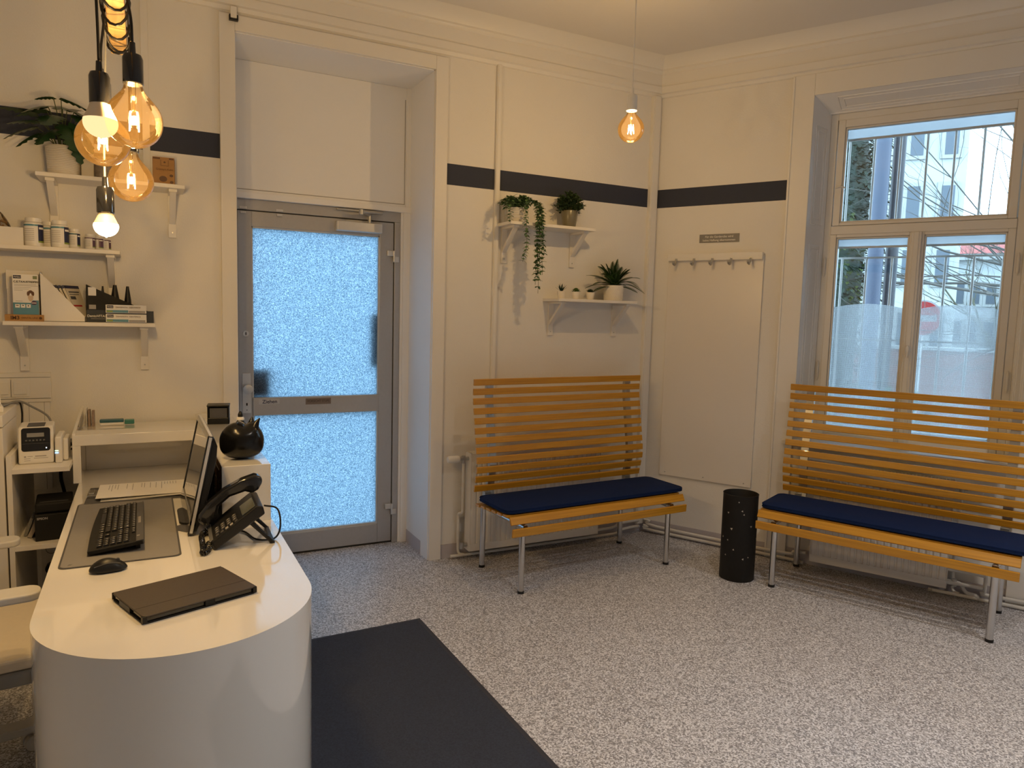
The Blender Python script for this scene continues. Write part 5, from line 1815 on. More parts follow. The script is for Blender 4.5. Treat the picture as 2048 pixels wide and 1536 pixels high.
# label printer
t = thing('label_printer', 'white and black label printer on the low cabinet', 'printer', (-0.395, 3.47, 0.851), rz=math.radians(3))
bm = bmesh.new()
prism(bm, [(-0.078, 0.0), (-0.080, 0.050), (-0.058, 0.140), (-0.050, 0.148), (0.09, 0.148), (0.10, 0.14), (0.10, 0.0)], 'x', -0.060, 0.060)
obj('case', bm, M_PLASTIC, t, bevel=0.008, bseg=3)
pmx = Matrix.Translation((0, -0.0685, 0.096)) @ Matrix.Rotation(math.radians(-13.5), 4, 'X')
bm = bmesh.new()
prism(bm, rrect(-0.049, 0.049, -0.045, 0.049, 0.010), 'y', -0.0025, 0.004)
for v in bm.verts: v.co = pmx @ v.co
fp = obj('black_fascia', bm, M_BLACKG, t, bevel=0.001)
bm = bmesh.new(); box(bm, -0.030, 0.028, -0.0032, 0.0, 0.012, 0.028, pmx)
obj('display', bm, M_MGREY, fp)
bm = bmesh.new()
for k in range(6): box(bm, -0.036 + k * 0.012, -0.029 + k * 0.012, -0.0034, 0.0, -0.004, 0.002, pmx)
box(bm, -0.045, 0.045, -0.0028, 0.0, -0.0145, -0.0135, pmx)
obj('buttons', bm, M_DGREY, fp)
bm = bmesh.new(); box(bm, 0.033, 0.037, -0.0034, 0.0, -0.036, -0.031, pmx)
obj('indicator', bm, emit('white_indicator', (0.9, 0.95, 1), 1.5), fp)
lb = bx('rating_label', (-0.045, 0.044, -0.0800, -0.0785, 0.010, 0.036), M_PLASTIC, t)
bx('label_print', [(-0.041, -0.034, -0.0804, -0.0799, 0.028, 0.034), (-0.030, -0.012, -0.0804, -0.0799, 0.031, 0.033), (-0.041, -0.020, -0.0804, -0.0799, 0.022, 0.024), (-0.041, -0.020, -0.0804, -0.0799, 0.014, 0.016), (-0.004, 0.034, -0.0804, -0.0799, 0.030, 0.034), (-0.008, 0.040, -0.0804, -0.0799, 0.023, 0.025)], M_GREYP, lb)
bx('top_slot', (-0.030, 0.030, -0.050, 0.05, 0.1475, 0.150), M_DGREY, t, bevel=0.002)
t = thing('battery_dock', 'white battery dock with blue lights standing right of the label printer', 'dock', (-0.310, 3.465, 0.851))
bx('body', (-0.016, 0.008, -0.085, 0.08, 0, 0.108), M_PLASTIC, t, bevel=0.006, bseg=3)
bx('rear_shell', (0.008, 0.026, -0.040, 0.08, 0.002, 0.094), M_PLASTIC, t, bevel=0.006, bseg=3)
bx('blue_light', [(-0.016, -0.004, -0.0865, -0.085, 0.041, 0.045)], emit('blue_light', (0.25, 0.45, 1.0), 3), t)
bx('green_light', [(-0.016, -0.004, -0.0865, -0.085, 0.050, 0.053)], emit('green_light', (0.6, 1.0, 0.6), 2), t)
t = thing('power_adapter', 'black power adapter with white cable beside the desk ledge', 'adapter', (-0.300, 3.72, 0.851))
bx('body', (-0.020, 0.024, -0.05, 0.05, 0, 0.036), M_BLACK, t, bevel=0.004)
bm = bmesh.new()
tube(bm, bez([(0.02, -0.05, 0.025), (0.0, -0.12, 0.012), (-0.012, -0.17, 0.006), (-0.02, -0.20, 0.006)], 5), 0.003, 8)
obj('cable', bm, M_PLASTIC, t, smooth=True)

# receipt printer on the lower shelf
t = thing('receipt_printer', 'black receipt printer on the shelf of the low cabinet', 'printer', (-0.338, 3.44, 0.5442), rz=math.radians(4))
bx('lower_case', (-0.068, 0.066, -0.095, 0.10, 0.0, 0.108), M_BLACKM, t, bevel=0.003)
bx('lid', (-0.066, 0.064, -0.085, 0.095, 0.111, 0.152), M_BLACKM, t, bevel=0.008, bseg=3)
bx('paper_slot', (-0.050, 0.048, -0.070, -0.06, 0.1515, 0.153), M_DGREY, t)
text('lettering', 'EPSON', 0.012, M_GREYP, t, (-0.042, -0.0955, 0.092), bold=0.0004)
t = thing('cassette_box', 'grey slanted boxes and rolls leaning left of the receipt printer', 'boxes', (-0.428, 3.45, 0.544))
bm = bmesh.new()
box(bm, -0.008, 0.008, -0.05, 0.05, 0.0, 0.085, Matrix.Translation((0.002, 0, 0.004)) @ Matrix.Rotation(math.radians(24), 4, 'Y'))
obj('front_box', bm, pbr('beige_grey', (0.38, 0.33, 0.28), 0.6), t, bevel=0.001)
bm = bmesh.new()
box(bm, -0.006, 0.006, -0.04, 0.06, 0.0, 0.075, Matrix.Translation((-0.016, 0.02, 0.004)) @ Matrix.Rotation(math.radians(20), 4, 'Y'))
obj('rear_box', bm, M_MGREY, t, bevel=0.001)

# cables hanging behind the cabinet
def cable(name, label, pts, r, mat, grp='loose cables behind the cabinet'):
    bm = bmesh.new()
    tube(bm, bez(pts, 7), r, 7)
    o = obj(name, bm, mat, None, smooth=True)
    tag(o, label, 'cable', grp)
    return o
cable('black_cable', 'black cable bundle hanging in the back of the low cabinet', [(-0.345, 3.93, 0.84), (-0.352, 3.93, 0.76), (-0.358, 3.92, 0.68), (-0.345, 3.92, 0.60), (-0.350, 3.915, 0.555)], 0.008, M_BLACK)
cable('black_cable', 'thin black cable looping at the top of the low cabinet opening', [(-0.335, 3.93, 0.84), (-0.30, 3.93, 0.79), (-0.285, 3.93, 0.82), (-0.31, 3.93, 0.835), (-0.355, 3.925, 0.75), (-0.362, 3.92, 0.66)], 0.003, M_BLACK)
cable('black_cable', 'black cable sagging below the cabinet shelf', [(-0.440, 3.94, 0.50), (-0.445, 3.94, 0.42), (-0.43, 3.94, 0.375), (-0.38, 3.94, 0.37), (-0.31, 3.94, 0.38)], 0.003, M_BLACK)
cable('grey_cable', 'grey cable arching from the terminal down to the label printer', [(-0.515, 3.52, 1.075), (-0.470, 3.60, 1.083), (-0.425, 3.62, 1.055), (-0.372, 3.60, 1.020), (-0.352, 3.58, 0.985)], 0.0045, M_MGREY)
cable('black_cable', 'black cable dropping from the terminal beside the tall cabinet', [(-0.515, 3.54, 1.070), (-0.480, 3.66, 1.075), (-0.470, 3.68, 1.03), (-0.472, 3.68, 0.96), (-0.468, 3.68, 0.90), (-0.455, 3.66, 0.86)], 0.0035, M_BLACK)

# payment terminal
t = thing('payment_terminal', 'small white payment terminal with lit blue screen on the tall cabinet', 'terminal', (-0.545, 3.42, 1.065), rz=math.radians(12))
bx('base', (-0.06, 0.045, -0.055, 0.055, 0.0, 0.026), M_PLASTIC, t, bevel=0.006, bseg=3)
tm = Matrix.Translation((0, 0, 0.03)) @ Matrix.Rotation(math.radians(-38), 4, 'X')
bm = bmesh.new(); box(bm, -0.06, 0.040, -0.004, 0.018, -0.004, 0.075, tm)
obj('display_head', bm, M_PLASTIC, t, bevel=0.004)
bm = bmesh.new(); box(bm, -0.052, 0.033, -0.0055, -0.0035, 0.006, 0.068, tm)
obj('screen_border', bm, M_DGREY, t)
bm = bmesh.new(); box(bm, -0.048, 0.029, -0.0062, -0.005, 0.010, 0.036, tm)
obj('screen_teal', bm, emit('screen_teal', (0.08, 0.36, 0.42), 0.8), t)
bm = bmesh.new(); box(bm, -0.048, 0.029, -0.0062, -0.005, 0.036, 0.062, tm)
obj('screen_blue', bm, emit('screen_blue', (0.35, 0.50, 0.66), 0.7), t)
bx('status_light', (0.000, 0.012, -0.0565, -0.0548, 0.010, 0.014), emit('green_light', (0.6, 1.0, 0.6), 2), t)

# switch trunking on the wall
t = thing('switch_trunking', 'cream surface trunking with rocker switches below the shelves', 'switch panel', (0, YA, 0))
bx('trunking', (-0.80, -0.388, -0.030, 0, 1.036, 1.172), M_PLASTIC, t, bevel=0.002)
bx('trunking_lid', [(-0.80, -0.389, -0.032, -0.03, 1.054, 1.150)], M_PLASTIC, t, bevel=0.001)
bx('groove', [(-0.80, -0.389, -0.0312, -0.0300, 1.0515, 1.0535), (-0.80, -0.389, -0.0312, -0.0300, 1.1505, 1.1525)], M_MGREY, t)
for x in (-0.585, -0.515):
    b = bx('switch_plate', (x - 0.03, x + 0.045, -0.035, -0.032, 1.062, 1.143), M_PLASTIC, t, bevel=0.0015)
    bx('rocker', (x - 0.018, x + 0.033, -0.0385, -0.035, 1.074, 1.131), M_PLASTIC, b, bevel=0.002)
bx('drop_duct', (-0.500, -0.395, -0.025, 0, 0.62, 1.036), M_PLASTIC, t, bevel=0.002)
bx('duct_groove', [(-0.478, -0.4765, -0.0255, -0.0248, 0.62, 1.036), (-0.418, -0.4165, -0.0255, -0.0248, 0.62, 1.036)], M_MGREY, t)
t = thing('wall_sockets', 'column of cream wall sockets low on the wall inside the cabinet opening', 'socket', (0, YA, 0))
bx('socket_plate', (-0.455, -0.365, -0.012, 0, 0.10, 0.372), M_PLASTIC, t, bevel=0.002)
for z, mt in ((0.325, M_PLASTIC), (0.235, M_BLACK), (0.150, M_BLACK)):
    bm = bmesh.new()
    tube(bm, [(-0.410, -0.010, z), (-0.410, -0.016 if mt is M_PLASTIC else -0.045, z)], 0.026, 20)
    obj('socket_insert' if mt is M_PLASTIC else 'plug', bm, mt, t, smooth=True)
bm = bmesh.new()
tube(bm, [(-0.410 + 0.023 * math.cos(a * PI / 8), -0.0165, 0.325 + 0.023 * math.sin(a * PI / 8)) for a in range(17)], 0.0015, 6)
obj('socket_ring', bm, M_MGREY, t)

# ================================================================== OFFICE CHAIR at the left edge
t = thing('office_chair', 'light grey office chair with armrests, cut off by the left edge', 'chair', (-0.640, 2.640, 0), rz=math.radians(8))
bm = bmesh.new()
prism(bm, rrect(-0.27, 0.335, -0.28, 0.27, 0.035), 'z', 0.435, 0.475)
obj('seat', bm, pbr('chair_cream', (0.66, 0.60, 0.50), 0.6, var=0.04, scale=60), t, bevel=0.012, bseg=3)
bm = bmesh.new()
prism(bm, rrect(-0.26, 0.325, -0.275, 0.26, 0.035), 'z', 0.385, 0.434)
obj('seat_shell', bm, M_MGREY, t, bevel=0.008)
bm = bmesh.new()
prism(bm, [(-0.30, 0.50), (-0.27, 0.50), (-0.33, 1.0), (-0.36, 1.0)], 'y', -0.21, 0.21)
obj('backrest', bm, M_GREYPL, t, bevel=0.012)
for s, (ax1, az) in ((-1, (0.275, 0.690)), (1, (0.235, 0.665))):
    bm = bmesh.new()
    prism(bm, rrect(-0.05, ax1 + 0.05, s * 0.325 - 0.042, s * 0.325 + 0.042, 0.035), 'z', az - 0.024, az)
    a_ = obj('armrest', bm, M_GREYPL, t, bevel=0.006, bseg=3)
    bm = bmesh.new()
    prism(bm, [(-0.02, az - 0.05), (0.20, az - 0.024), (-0.02, az - 0.024)], 'y', s * 0.325 - 0.025, s * 0.325 + 0.025)
    tube(bm, [(0.0, s * 0.325, az - 0.03), (0.0, s * 0.315, 0.50), (0.0, s * 0.26, 0.42), (0.0, s * 0.15, 0.415)], 0.020, 12)
    obj('arm_support', bm, M_GREYPL, a_, smooth=True)
bm = bmesh.new()
tube(bm, [(0, 0, 0.10), (0, 0, 0.24), (0, 0, 0.2401), (0, 0, 0.40)], [0.03, 0.03, 0.016, 0.016], 16)
obj('gas_column', bm, M_GREYPL, t, smooth=True)
for k in range(5):
    a = math.radians(15 + 72 * k)
    dx, dy = math.cos(a), math.sin(a)
    bm = bmesh.new()
    m = Matrix.Rotation(a, 4, 'Z')
    prism(bm, [(0.0, 0.085), (0.30, 0.068), (0.325, 0.072), (0.325, 0.090), (0.0, 0.135)], 'y', -0.034, 0.034)
    for v in bm.verts: v.co = m @ v.co
    lg = obj('base_leg', bm, M_GREYPL, t, bevel=0.006)
    bm = bmesh.new()
    for s in (-0.014, 0.014):
        p = Vector((0.305 * dx - dy * s, 0.305 * dy + dx * s, 0.027))
        tube(bm, [p + Vector((-dy, dx, 0)) * -0.009, p + Vector((-dy, dx, 0)) * 0.009], 0.027, 18)
    tube(bm, [(0.305 * dx, 0.305 * dy, 0.03), (0.305 * dx, 0.305 * dy, 0.075)], 0.007, 8)
    obj('caster', bm, M_GREYPL, lg, smooth=True)

# ================================================================== PENDANT LAMPS
ZB = 2.25
t = thing('hanging_beam', 'pale wooden beam under the ceiling wound with black lamp cords', 'beam', (0, 0, ZB))
bx('beam_wood', (-0.068, -0.024, 1.25, 2.555, 0.0, 0.044), M_BEAM, t, bevel=0.003)
bm = bmesh.new()
tube(bm, [(-0.046, 1.35, 0.04), (-0.046, 1.35, CEIL - ZB)], 0.003, 8)
tube(bm, [(-0.046, 1.62, 0.04), (-0.046, 1.62, CEIL - ZB)], 0.003, 8)
obj('suspension_rod', bm, M_STEEL, t, smooth=True)
bm = bmesh.new()
loops = [(1.80, 0), (1.87, 1), (1.945, 0), (2.02, 1), (2.10, 1), (2.19, 0), (2.31, 1), (2.42, 0), (2.45, 1)]
random.seed(31)
for y, s in loops:
    pts = []
    sag = random.uniform(0.018, 0.03)
    sl = random.uniform(-0.02, 0.03)
    for k in range(17):
        a = 2 * PI * k / 16
        x = -0.046 + 0.033 * math.cos(a)
        z = 0.022 + 0.030 * math.sin(a)
        if math.sin(a) < 0: z -= sag * (-math.sin(a))
        pts.append((x, y + sl * math.cos(a), z))
    tube(bm, pts, 0.0036, 8)
tube(bm, bez([(-0.074, 1.4, 0.02), (-0.078, 1.8, 0.03), (-0.076, 2.1, 0.01), (-0.075, 2.3, 0.025), (-0.072, 2.44, 0.03)], 6), 0.0036, 8)
tube(bm, bez([(-0.018, 1.4, 0.02), (-0.014, 1.8, 0.01), (-0.016, 2.1, 0.03), (-0.017, 2.3, 0.015), (-0.018, 2.42, 0.03)], 6), 0.0036, 8)
obj('wound_cord', bm, M_BLACK, t, smooth=True)

def point(parent, loc, watts, col=WARM, r=0.02):
    l = bpy.data.lights.new('lamp_light', 'POINT')
    l.energy = watts
    l.color = col
    l.shadow_soft_size = r
    o = bpy.data.objects.new('lamp_light', l)
    COL.objects.link(o)
    o.parent = parent
    o.location = loc
    return o
def globe_lamp(label, loc, R, top, sock_mat, cord_mat, watts, top_xy=None, sockscale=1.0, group=None, cord_r=0.0032):
    """clear globe bulb; loc is the globe centre, top the world height where its cord is fixed"""
    t = thing('pendant_lamp', label, 'lamp', loc, group=group)
    k = R / 0.0625
    bm = bmesh.new()
    pr = []
    for i in range(19):
        a = -PI / 2 + (PI * 0.5 + math.radians(38)) * i / 18
        pr.append((max(0.0005, R * math.cos(a)), R * math.sin(a)))
    pr += [(0.0415 * k, 0.0475 * k), (0.0330 * k, 0.0575 * k), (0.0260 * k, 0.0655 * k), (0.0215 * k, 0.0740 * k), (0.0200 * k, 0.082 * k), (0.0197 * k, 0.090 * k)]
    lathe(bm, pr, seg=40)
    obj('glass_globe', bm, M_BULB, t, smooth=True)
    zs = 0.083 * k
    bm = bmesh.new()
    s = sockscale
    lathe(bm, [(0.0205 * s, zs), (0.0225 * s, zs + 0.002), (0.0225 * s, zs + 0.058 * s), (0.019 * s, zs + 0.067 * s), (0.008 * s, zs + 0.069 * s), (0.0075 * s, zs + 0.072 * s), (0.0065 * s, zs + 0.095 * s), (0.003, zs + 0.098 * s)], seg=32, cap0=True, cap1=True)
    obj('socket', bm, sock_mat, t, smooth=True)
    bm = bmesh.new()
    tube(bm, [(0, 0, zs), (0, 0, 0.020 * k)], [0.006 * k, 0.003 * k], 10)
    for q in range(4):
        a = PI / 4 + q * PI / 2
        tube(bm, [(0, 0, 0.026 * k), (0.012 * k * math.cos(a), 0.012 * k * math.sin(a), 0.018 * k)], 0.0004, 5)
    obj('stem', bm, M_BULB, t, smooth=True)
    bm = bmesh.new()
    for q in range(4):
        a = PI / 4 + q * PI / 2
        tube(bm, [(0.010 * k * math.cos(a), 0.010 * k * math.sin(a), 0.020 * k), (0.014 * k * math.cos(a), 0.014 * k * math.sin(a), -0.022 * k)], 0.0015 * k, 6)
    obj('filament', bm, M_FIL, t, smooth=True)
    bm = bmesh.new()
    x1, y1 = (top_xy[0] - loc[0], top_xy[1] - loc[1]) if top_xy else (0, 0)
    z0, z1 = zs + 0.096 * s, top - loc[2]
    tube(bm, bez([(0, 0, z0), (x1 * 0.15, y1 * 0.15, z0 + (z1 - z0) * 0.35), (x1 * 0.9, y1 * 0.9, z0 + (z1 - z0) * 0.75), (x1, y1, z1)], 6), cord_r, 8)
    obj('cord', bm, cord_mat, t, smooth=True)
    point(t, (0, 0, -0.001), watts, r=0.011)
    return t
def led_lamp(label, loc, r, top, dome_mat, watts=0, top_xy=None, group=None, cord_mat=None, cord_r=0.0032):
    t = thing('pendant_lamp', label, 'lamp', loc, group=group)
    bm = bmesh.new()
    pr = [(0.0005, -r)]
    for i in range(1, 14):
        a = -PI / 2 + (PI * 0.5 + math.radians(12)) * i / 13
        pr.append((r * math.cos(a), r * 0.92 * math.sin(a) * (1 if a < 0 else 1)))
    lathe(bm, pr, seg=32)
    obj('glowing_dome', bm, dome_mat, t, smooth=True)
    bm = bmesh.new()
    lathe(bm, [(r * 0.975, r * 0.19), (r * 0.80, r * 0.55), (r * 0.66, r * 0.85), (r * 0.60, r * 1.05), (r * 0.56, r * 1.2)], seg=32)
    obj('bulb_cone', bm, M_CAPL, t, smooth=True)
    zs = r * 1.12
    bm = bmesh.new()
    lathe(bm, [(0.0205, zs), (0.0225, zs + 0.002), (0.0225, zs + 0.062), (0.019, zs + 0.071), (0.008, zs + 0.073), (0.0075, zs + 0.076), (0.0065, zs + 0.097), (0.003, zs + 0.100)], seg=32, cap0=True, cap1=True)
    obj('socket', bm, M_BLACKG, t, smooth=True)
    x1, y1 = (top_xy[0] - loc[0], top_xy[1] - loc[1]) if top_xy else (0, 0)
    z0, z1 = zs + 0.098, top - loc[2]
    bm = bmesh.new()
    tube(bm, bez([(0, 0, z0), (x1 * 0.15, y1 * 0.15, z0 + (z1 - z0) * 0.3), (x1 * 0.9, y1 * 0.9, z0 + (z1 - z0) * 0.8), (x1, y1, z1)], 6), cord_r, 8)
    obj('cord', bm, cord_mat or M_BLACK, t, smooth=True)
    if watts:
        point(t, (0, 0, -r - 0.03), watts, r=0.03)
    return t
CG = 'cluster of bulbs hanging over the desk'
globe_lamp('large clear globe bulb in black socket, foremost and biggest of the cluster', (-0.008, 1.963, 1.931), 0.0625, 2.262, M_BLACKG, M_BLACK, BULB_W, (-0.019, 1.99), group=CG)
led_lamp('frosted white bulb in black socket, upper left of the cluster', (-0.078, 1.985, 1.922), 0.037, 2.265, M_LEDW, 0, (-0.080, 1.97), group=CG)
globe_lamp('clear globe bulb below the frosted one, second biggest of the cluster', (-0.083, 2.220, 1.927), 0.0655, 2.26, M_BLACKG, M_BLACK, BULB_W, (-0.073, 2.22), group=CG)
globe_lamp('clear globe bulb hanging lower right in the cluster, in front of the kraft carton', (-0.021, 2.460, 1.866), 0.0610, 2.27, M_BLACKG, M_BLACK, BULB_W, (-0.018, 2.44), group=CG)
led_lamp('bright white frosted bulb in black socket, lowest of the cluster', (-0.085, 2.330, 1.716), 0.0315, 2.26, M_LED, 0, (-0.074, 2.33), group=CG, cord_mat=M_MGREY, cord_r=0.0025)
globe_lamp('single clear globe bulb in white socket hanging near the room corner', (2.142, 2.950, 2.417), 0.0640, CEIL, M_PLASTIC, M_PLASTIC, PENDANT_W, sockscale=1.15)
# ceiling spots added out of view to brighten floor and lower walls
for i, (x, y) in enumerate(((1.75, 0.75), (3.35, 0.55))):
    t = thing('fill_spot', ('unseen fill spot added in the ceiling above the floor mat', 'unseen fill spot added in the ceiling towards the window wall')[i], 'lamp', (x, y, CEIL), group='added ceiling fill spots')
    bm = bmesh.new()
    lathe(bm, [(0.075, -0.001), (0.075, -0.006), (0.06, -0.008), (0.055, -0.001)], seg=32)
    obj('trim_ring', bm, M_PLASTIC, t, smooth=True)
    l = bpy.data.lights.new('lamp_light', 'SPOT')
    l.energy = FILL_SPOT_W
    l.color = (1.0, 0.88, 0.76)
    l.shadow_soft_size = 0.06
    l.spot_size = math.radians(125)
    l.spot_blend = 1.0
    o = bpy.data.objects.new('lamp_light', l)
    COL.objects.link(o)
    o.parent = t
    o.location = (0, 0, -0.012)

# ================================================================== OUTSIDE (window frame coordinates: x along wall, y outwards, z up; street 1 m below the floor)
GZ = -0.9
def ext(name, bm, mat, label, cat=None, **kw):
    o = obj(name, bm, mat, None, **kw)
    o.matrix_world = BM
    return tag(o, label, cat)
bm = bmesh.new()
box(bm, -30, 60, 0.5, 110, GZ - 0.1, GZ)
g_ = obj('ground', bm, pbr('asphalt', (0.18, 0.18, 0.18), 0.9, var=0.2, scale=8), None)
g_.matrix_world = BM
g_['kind'] = 'structure'
bm = bmesh.new()
box(bm, -8, 3.5, 4.53, 16, -0.10, -0.02)
g2 = obj('pavement', bm, pbr('paving', (0.25, 0.25, 0.24), 0.9, var=0.15, scale=8), None)
g2['kind'] = 'structure'
# slate-blue post close to the window; dark column paints its shaded half
CM = pbr('slate_blue_paint', (0.034, 0.048, 0.080), 0.45)
CM2 = pbr('post_shade_tone', (0.010, 0.012, 0.018), 0.5)
bm = bmesh.new()
tube(bm, [(0.835, 4.0, GZ), (0.835, 4.0, 6.5)], 0.078, 24)
ext('post_half', bm, pbr('slate_blue_paint', (0.034, 0.048, 0.080), 0.45), 'tall slate-blue round post outside the window', 'post', smooth=True)
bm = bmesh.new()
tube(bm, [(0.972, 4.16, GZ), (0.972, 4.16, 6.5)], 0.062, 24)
ext('post_half', bm, pbr('post_shade_tone', (0.010, 0.012, 0.018), 0.5), 'dark column standing for the shaded half of the slate-blue post outside', 'post', smooth=True)
# evergreen
t = thing('evergreen_tree', 'dense dark evergreen tree outside at the left of the window', 'tree', mw=BM @ Matrix.Translation((-0.75, 7.2, GZ)))
bm = bmesh.new(); tube(bm, [(0, 0, 0), (0.02, 0, 3), (0, 0, 6.2)], [0.16, 0.12, 0.03], 10)
obj('trunk', bm, pbr('bark', (0.05, 0.035, 0.025), 0.9, var=0.3), t, smooth=True)
bm = bmesh.new()
random.seed(17)
for k in range(11000):
    z = random.uniform(0.8, 7.3)
    R = 1.18 * min(1.0, (7.6 - z) / 2.4) ** 0.7
    az = random.uniform(150, 390)
    r = R * random.uniform(0.80, 1.06)
    b0 = Vector((r * math.cos(math.radians(az)), r * math.sin(math.radians(az)), z))
    lt = math.sin(z * 3.1 + az * 0.05) + math.sin(az * 0.11 + z) > 0.7
    leaf(bm, b0, dirv(az + random.uniform(-60, 60), random.uniform(-35, 40)), (0, 0, 1), random.uniform(0.07, 0.15), 0.055, 0.3, 2, mi=1 if lt and random.random() < 0.8 else 0)
lathe(bm, [(0.3, 0.8), (0.95, 1.1), (1.02, 4.6), (0.85, 5.8), (0.4, 6.9), (0.05, 7.4)], seg=24)
obj('foliage', bm, None, t, mats=[pbr('yew_dark', (0.010, 0.024, 0.012), 0.7, var=0.4, scale=3), pbr('yew_light', (0.045, 0.065, 0.010), 0.7, var=0.5, scale=3)])
# bare tree
t = thing('bare_tree', 'bare winter tree whose branches cross the window view', 'tree', mw=BM @ Matrix.Translation((3.9, 8.0, GZ)))
bt = bmesh.new()
random.seed(23)
def grow(p, d, L, r, depth):
    if depth == 0 or r < 0.0014: return
    n = 5
    P = [p]
    for i in range(n):
        d = (d + Vector((random.uniform(-.22, .22), random.uniform(-.22, .22), random.uniform(-.20, .26)))).normalized()
        P.append(P[-1] + d * L / n)
    rs = [r * (1 - 0.5 * i / n) for i in range(n + 1)]
    tube(bt, P, rs, 6 if r > 0.012 else 4)
    for i in range(2 if depth > 1 else 3, n + 1):
        for q in range(1 if depth > 3 else 2):
            dd = (d + Vector((random.uniform(-.9, .9), random.uniform(-.7, .7), random.uniform(-.4, .7)))).normalized()
            grow(P[i], dd, L * random.uniform(0.35, 0.62), rs[i] * random.uniform(0.40, 0.62), depth - 1)
tube(bt, [(0, 0, 0), (-0.05, 0, 1.5), (-0.2, 0, 2.6)], [0.17, 0.14, 0.12], 10)
for d0, L, z, r in [((-1, random.uniform(-.3, .2), random.uniform(-.12, .5)), random.uniform(3.0, 4.6), random.uniform(1.9, 3.6), random.uniform(.012, .022)) for _ in range(11)] + list((((-1, -0.1, 0.10), 3.4, 2.5, 0.036), ((-1, 0, 0.45), 3.8, 2.6, 0.030), ((-0.9, -0.2, 0.9), 3.4, 2.6, 0.022), ((-1, 0.1, -0.08), 3.4, 2.4, 0.018), ((-0.4, 0, 1), 3, 2.6, 0.035), ((-1, 0.0, 0.28), 4.4, 3.2, 0.024), ((-1, -0.2, 0.02), 3.0, 3.0, 0.015))):
    grow(Vector((-0.1, 0, z)), Vector(d0).normalized(), L, r, 5)
obj('branches', bt, pbr('winter_bark', (0.085, 0.080, 0.070), 0.9, var=0.3), t, smooth=True)
t = thing('street_tree', 'small bare street tree further off in front of the houses', 'tree', mw=BM @ Matrix.Translation((1.95, 17, GZ)))
bt = bmesh.new()
random.seed(29)
tube(bt, [(0, 0, 0), (0, 0, 1.9)], [0.07, 0.05], 8)
for k in range(6):
    grow(Vector((0, 0, 1.5 + 0.12 * k)), dirv(k * 67, 55), 2.4, 0.035, 4)
obj('branches', bt, pbr('young_bark', (0.07, 0.07, 0.045), 0.9, var=0.3), t, smooth=True)

def house(name, label, s0, s1, t0, depth, zt, wallc, rows, cols, roof=None, ww=1.0, wh=1.7, z1=1.6, dz=3.3, rz=0.0):
    t = thing(name, label, 'building', mw=BM @ Matrix.Translation((s0, t0, GZ)) @ Matrix.Rotation(rz, 4, 'Z'))
    W = s1 - s0
    bx('walls', (0, W, 0, depth, 0, zt - GZ), pbr('render_' + name + str(int(s0 * 10)), wallc, 0.85, var=0.05, scale=1), t)
    gl = pbr('window_glass_far', (0.06, 0.08, 0.10), 0.4)
    fw = pbr('window_surround_far', (0.30, 0.31, 0.30), 0.7)
    for r in range(rows):
        for c in range(cols):
            cx = W * (c + 0.5) / cols
            z = z1 + r * dz
            if z + wh > zt - GZ: continue
            f = bx('window', (cx - ww / 2 - 0.15, cx + ww / 2 + 0.15, -0.10, 0.02, z - 0.15, z + wh + 0.15), fw, t)
            bx('pane', (cx - ww / 2, cx + ww / 2, -0.12, -0.09, z, z + wh), gl, f)
    bx('cornice', (-0.2, W + 0.2, -0.45, depth, zt - GZ - 0.35, zt - GZ), fw, t)
    if roof:
        bm = bmesh.new()
        prism(bm, [(-0.5, zt - GZ), (depth + 0.5, zt - GZ), (depth / 2, zt - GZ + roof)], 'x', -0.3, W + 0.3)
        obj('roof', bm, pbr('red_roof_tile', (0.26, 0.06, 0.05), 0.8, var=0.15, scale=4), t)
        bx('chimney', (W * 0.3, W * 0.3 + 0.7, depth * 0.4, depth * 0.4 + 0.7, zt - GZ + roof * 0.4, zt - GZ + roof + 0.8), pbr('chimney_red', (0.5, 0.16, 0.12), 0.8), t)
    return t
house('apartment_house', 'pale tall apartment house behind the posts', -3.0, 0.6, 28, 9, 11.5, (0.36, 0.38, 0.36), 5, 3, rz=0.25, ww=0.45, wh=1.3, dz=2.5)
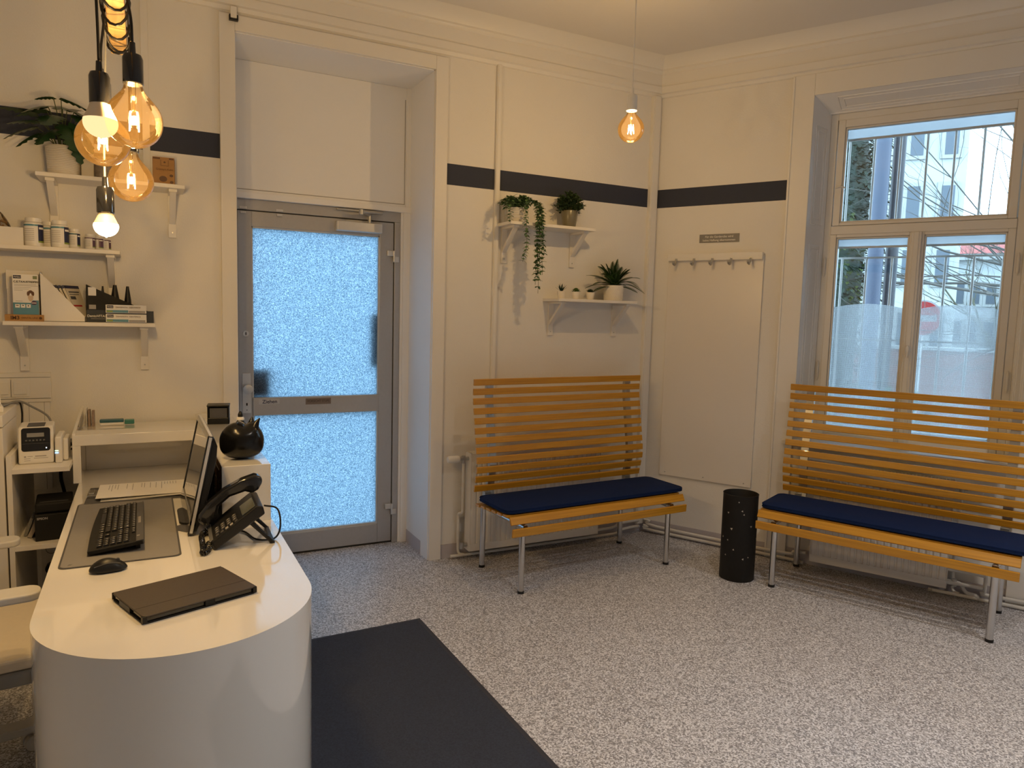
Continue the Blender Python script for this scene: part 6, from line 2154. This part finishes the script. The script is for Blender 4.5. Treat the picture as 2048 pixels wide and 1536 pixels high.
house('apartment_house', 'light facade with many windows lower in the window view', -1.2, 9.5, 44, 10, 5.6, (0.40, 0.42, 0.42), 3, 14, roof=2.4, ww=0.45, wh=1.1, dz=2.1)
house('apartment_house', 'distant cream house at the right of the window view', 3.0, 10.0, 34, 6, 4.0, (0.36, 0.34, 0.30), 2, 12, ww=0.4, wh=1.0, dz=2.2)
# low red-brown wall or parked cars glimpsed through the film
t = thing('brick_wall', 'low reddish garden wall across the street, seen blurred through the film', 'wall', mw=BM)
bx('wall_body', (-3.5, 8.0, 14, 14.3, GZ, 0.95), pbr('brick_red', (0.20, 0.09, 0.07), 0.9, var=0.25, scale=6), t)
bx('coping', (-3.6, 8.1, 13.95, 14.35, 0.95, 1.02), pbr('coping_stone', (0.3, 0.3, 0.29), 0.9), t)
t = thing('hedge', 'low green hedge outside, a blurred green patch behind the film', 'hedge', mw=BM)
bm = bmesh.new()
random.seed(41)
for k in range(900):
    b0 = Vector((random.uniform(-1.2, 1.7), random.uniform(3.0, 3.6), GZ + random.uniform(0.0, 1.75)))
    leaf(bm, b0, dirv(random.uniform(0, 360), random.uniform(-20, 60)), (0, 0, 1), 0.14, 0.09, 0.2, 3)
obj('foliage', bm, pbr('hedge_leaf', (0.03, 0.07, 0.035), 0.7, var=0.4, scale=5), t)
t = thing('road_sign', 'round red and white no-entry sign outside, half hidden by the window post', 'sign', mw=BM @ Matrix.Translation((0.93, 9.0, 0)))
bm = bmesh.new(); tube(bm, [(0, 0.03, GZ), (0, 0.03, 1.9)], 0.03, 10)
obj('post', bm, M_STEEL, t, smooth=True)
bm = bmesh.new(); tube(bm, [(0, -0.01, 1.62), (0, 0.01, 1.62)], 0.30, 32)
obj('disc', bm, pbr('sign_white', (0.4, 0.4, 0.4), 0.4), t)
bm = bmesh.new(); tube(bm, [(0, -0.014, 1.62), (0, -0.005, 1.62)], 0.275, 32)
obj('red_face', bm, pbr('sign_red', (0.42, 0.02, 0.02), 0.4), t)
bx('white_bar', (-0.21, 0.21, -0.018, -0.010, 1.57, 1.67), pbr('sign_white', (0.4, 0.4, 0.4), 0.4), t)
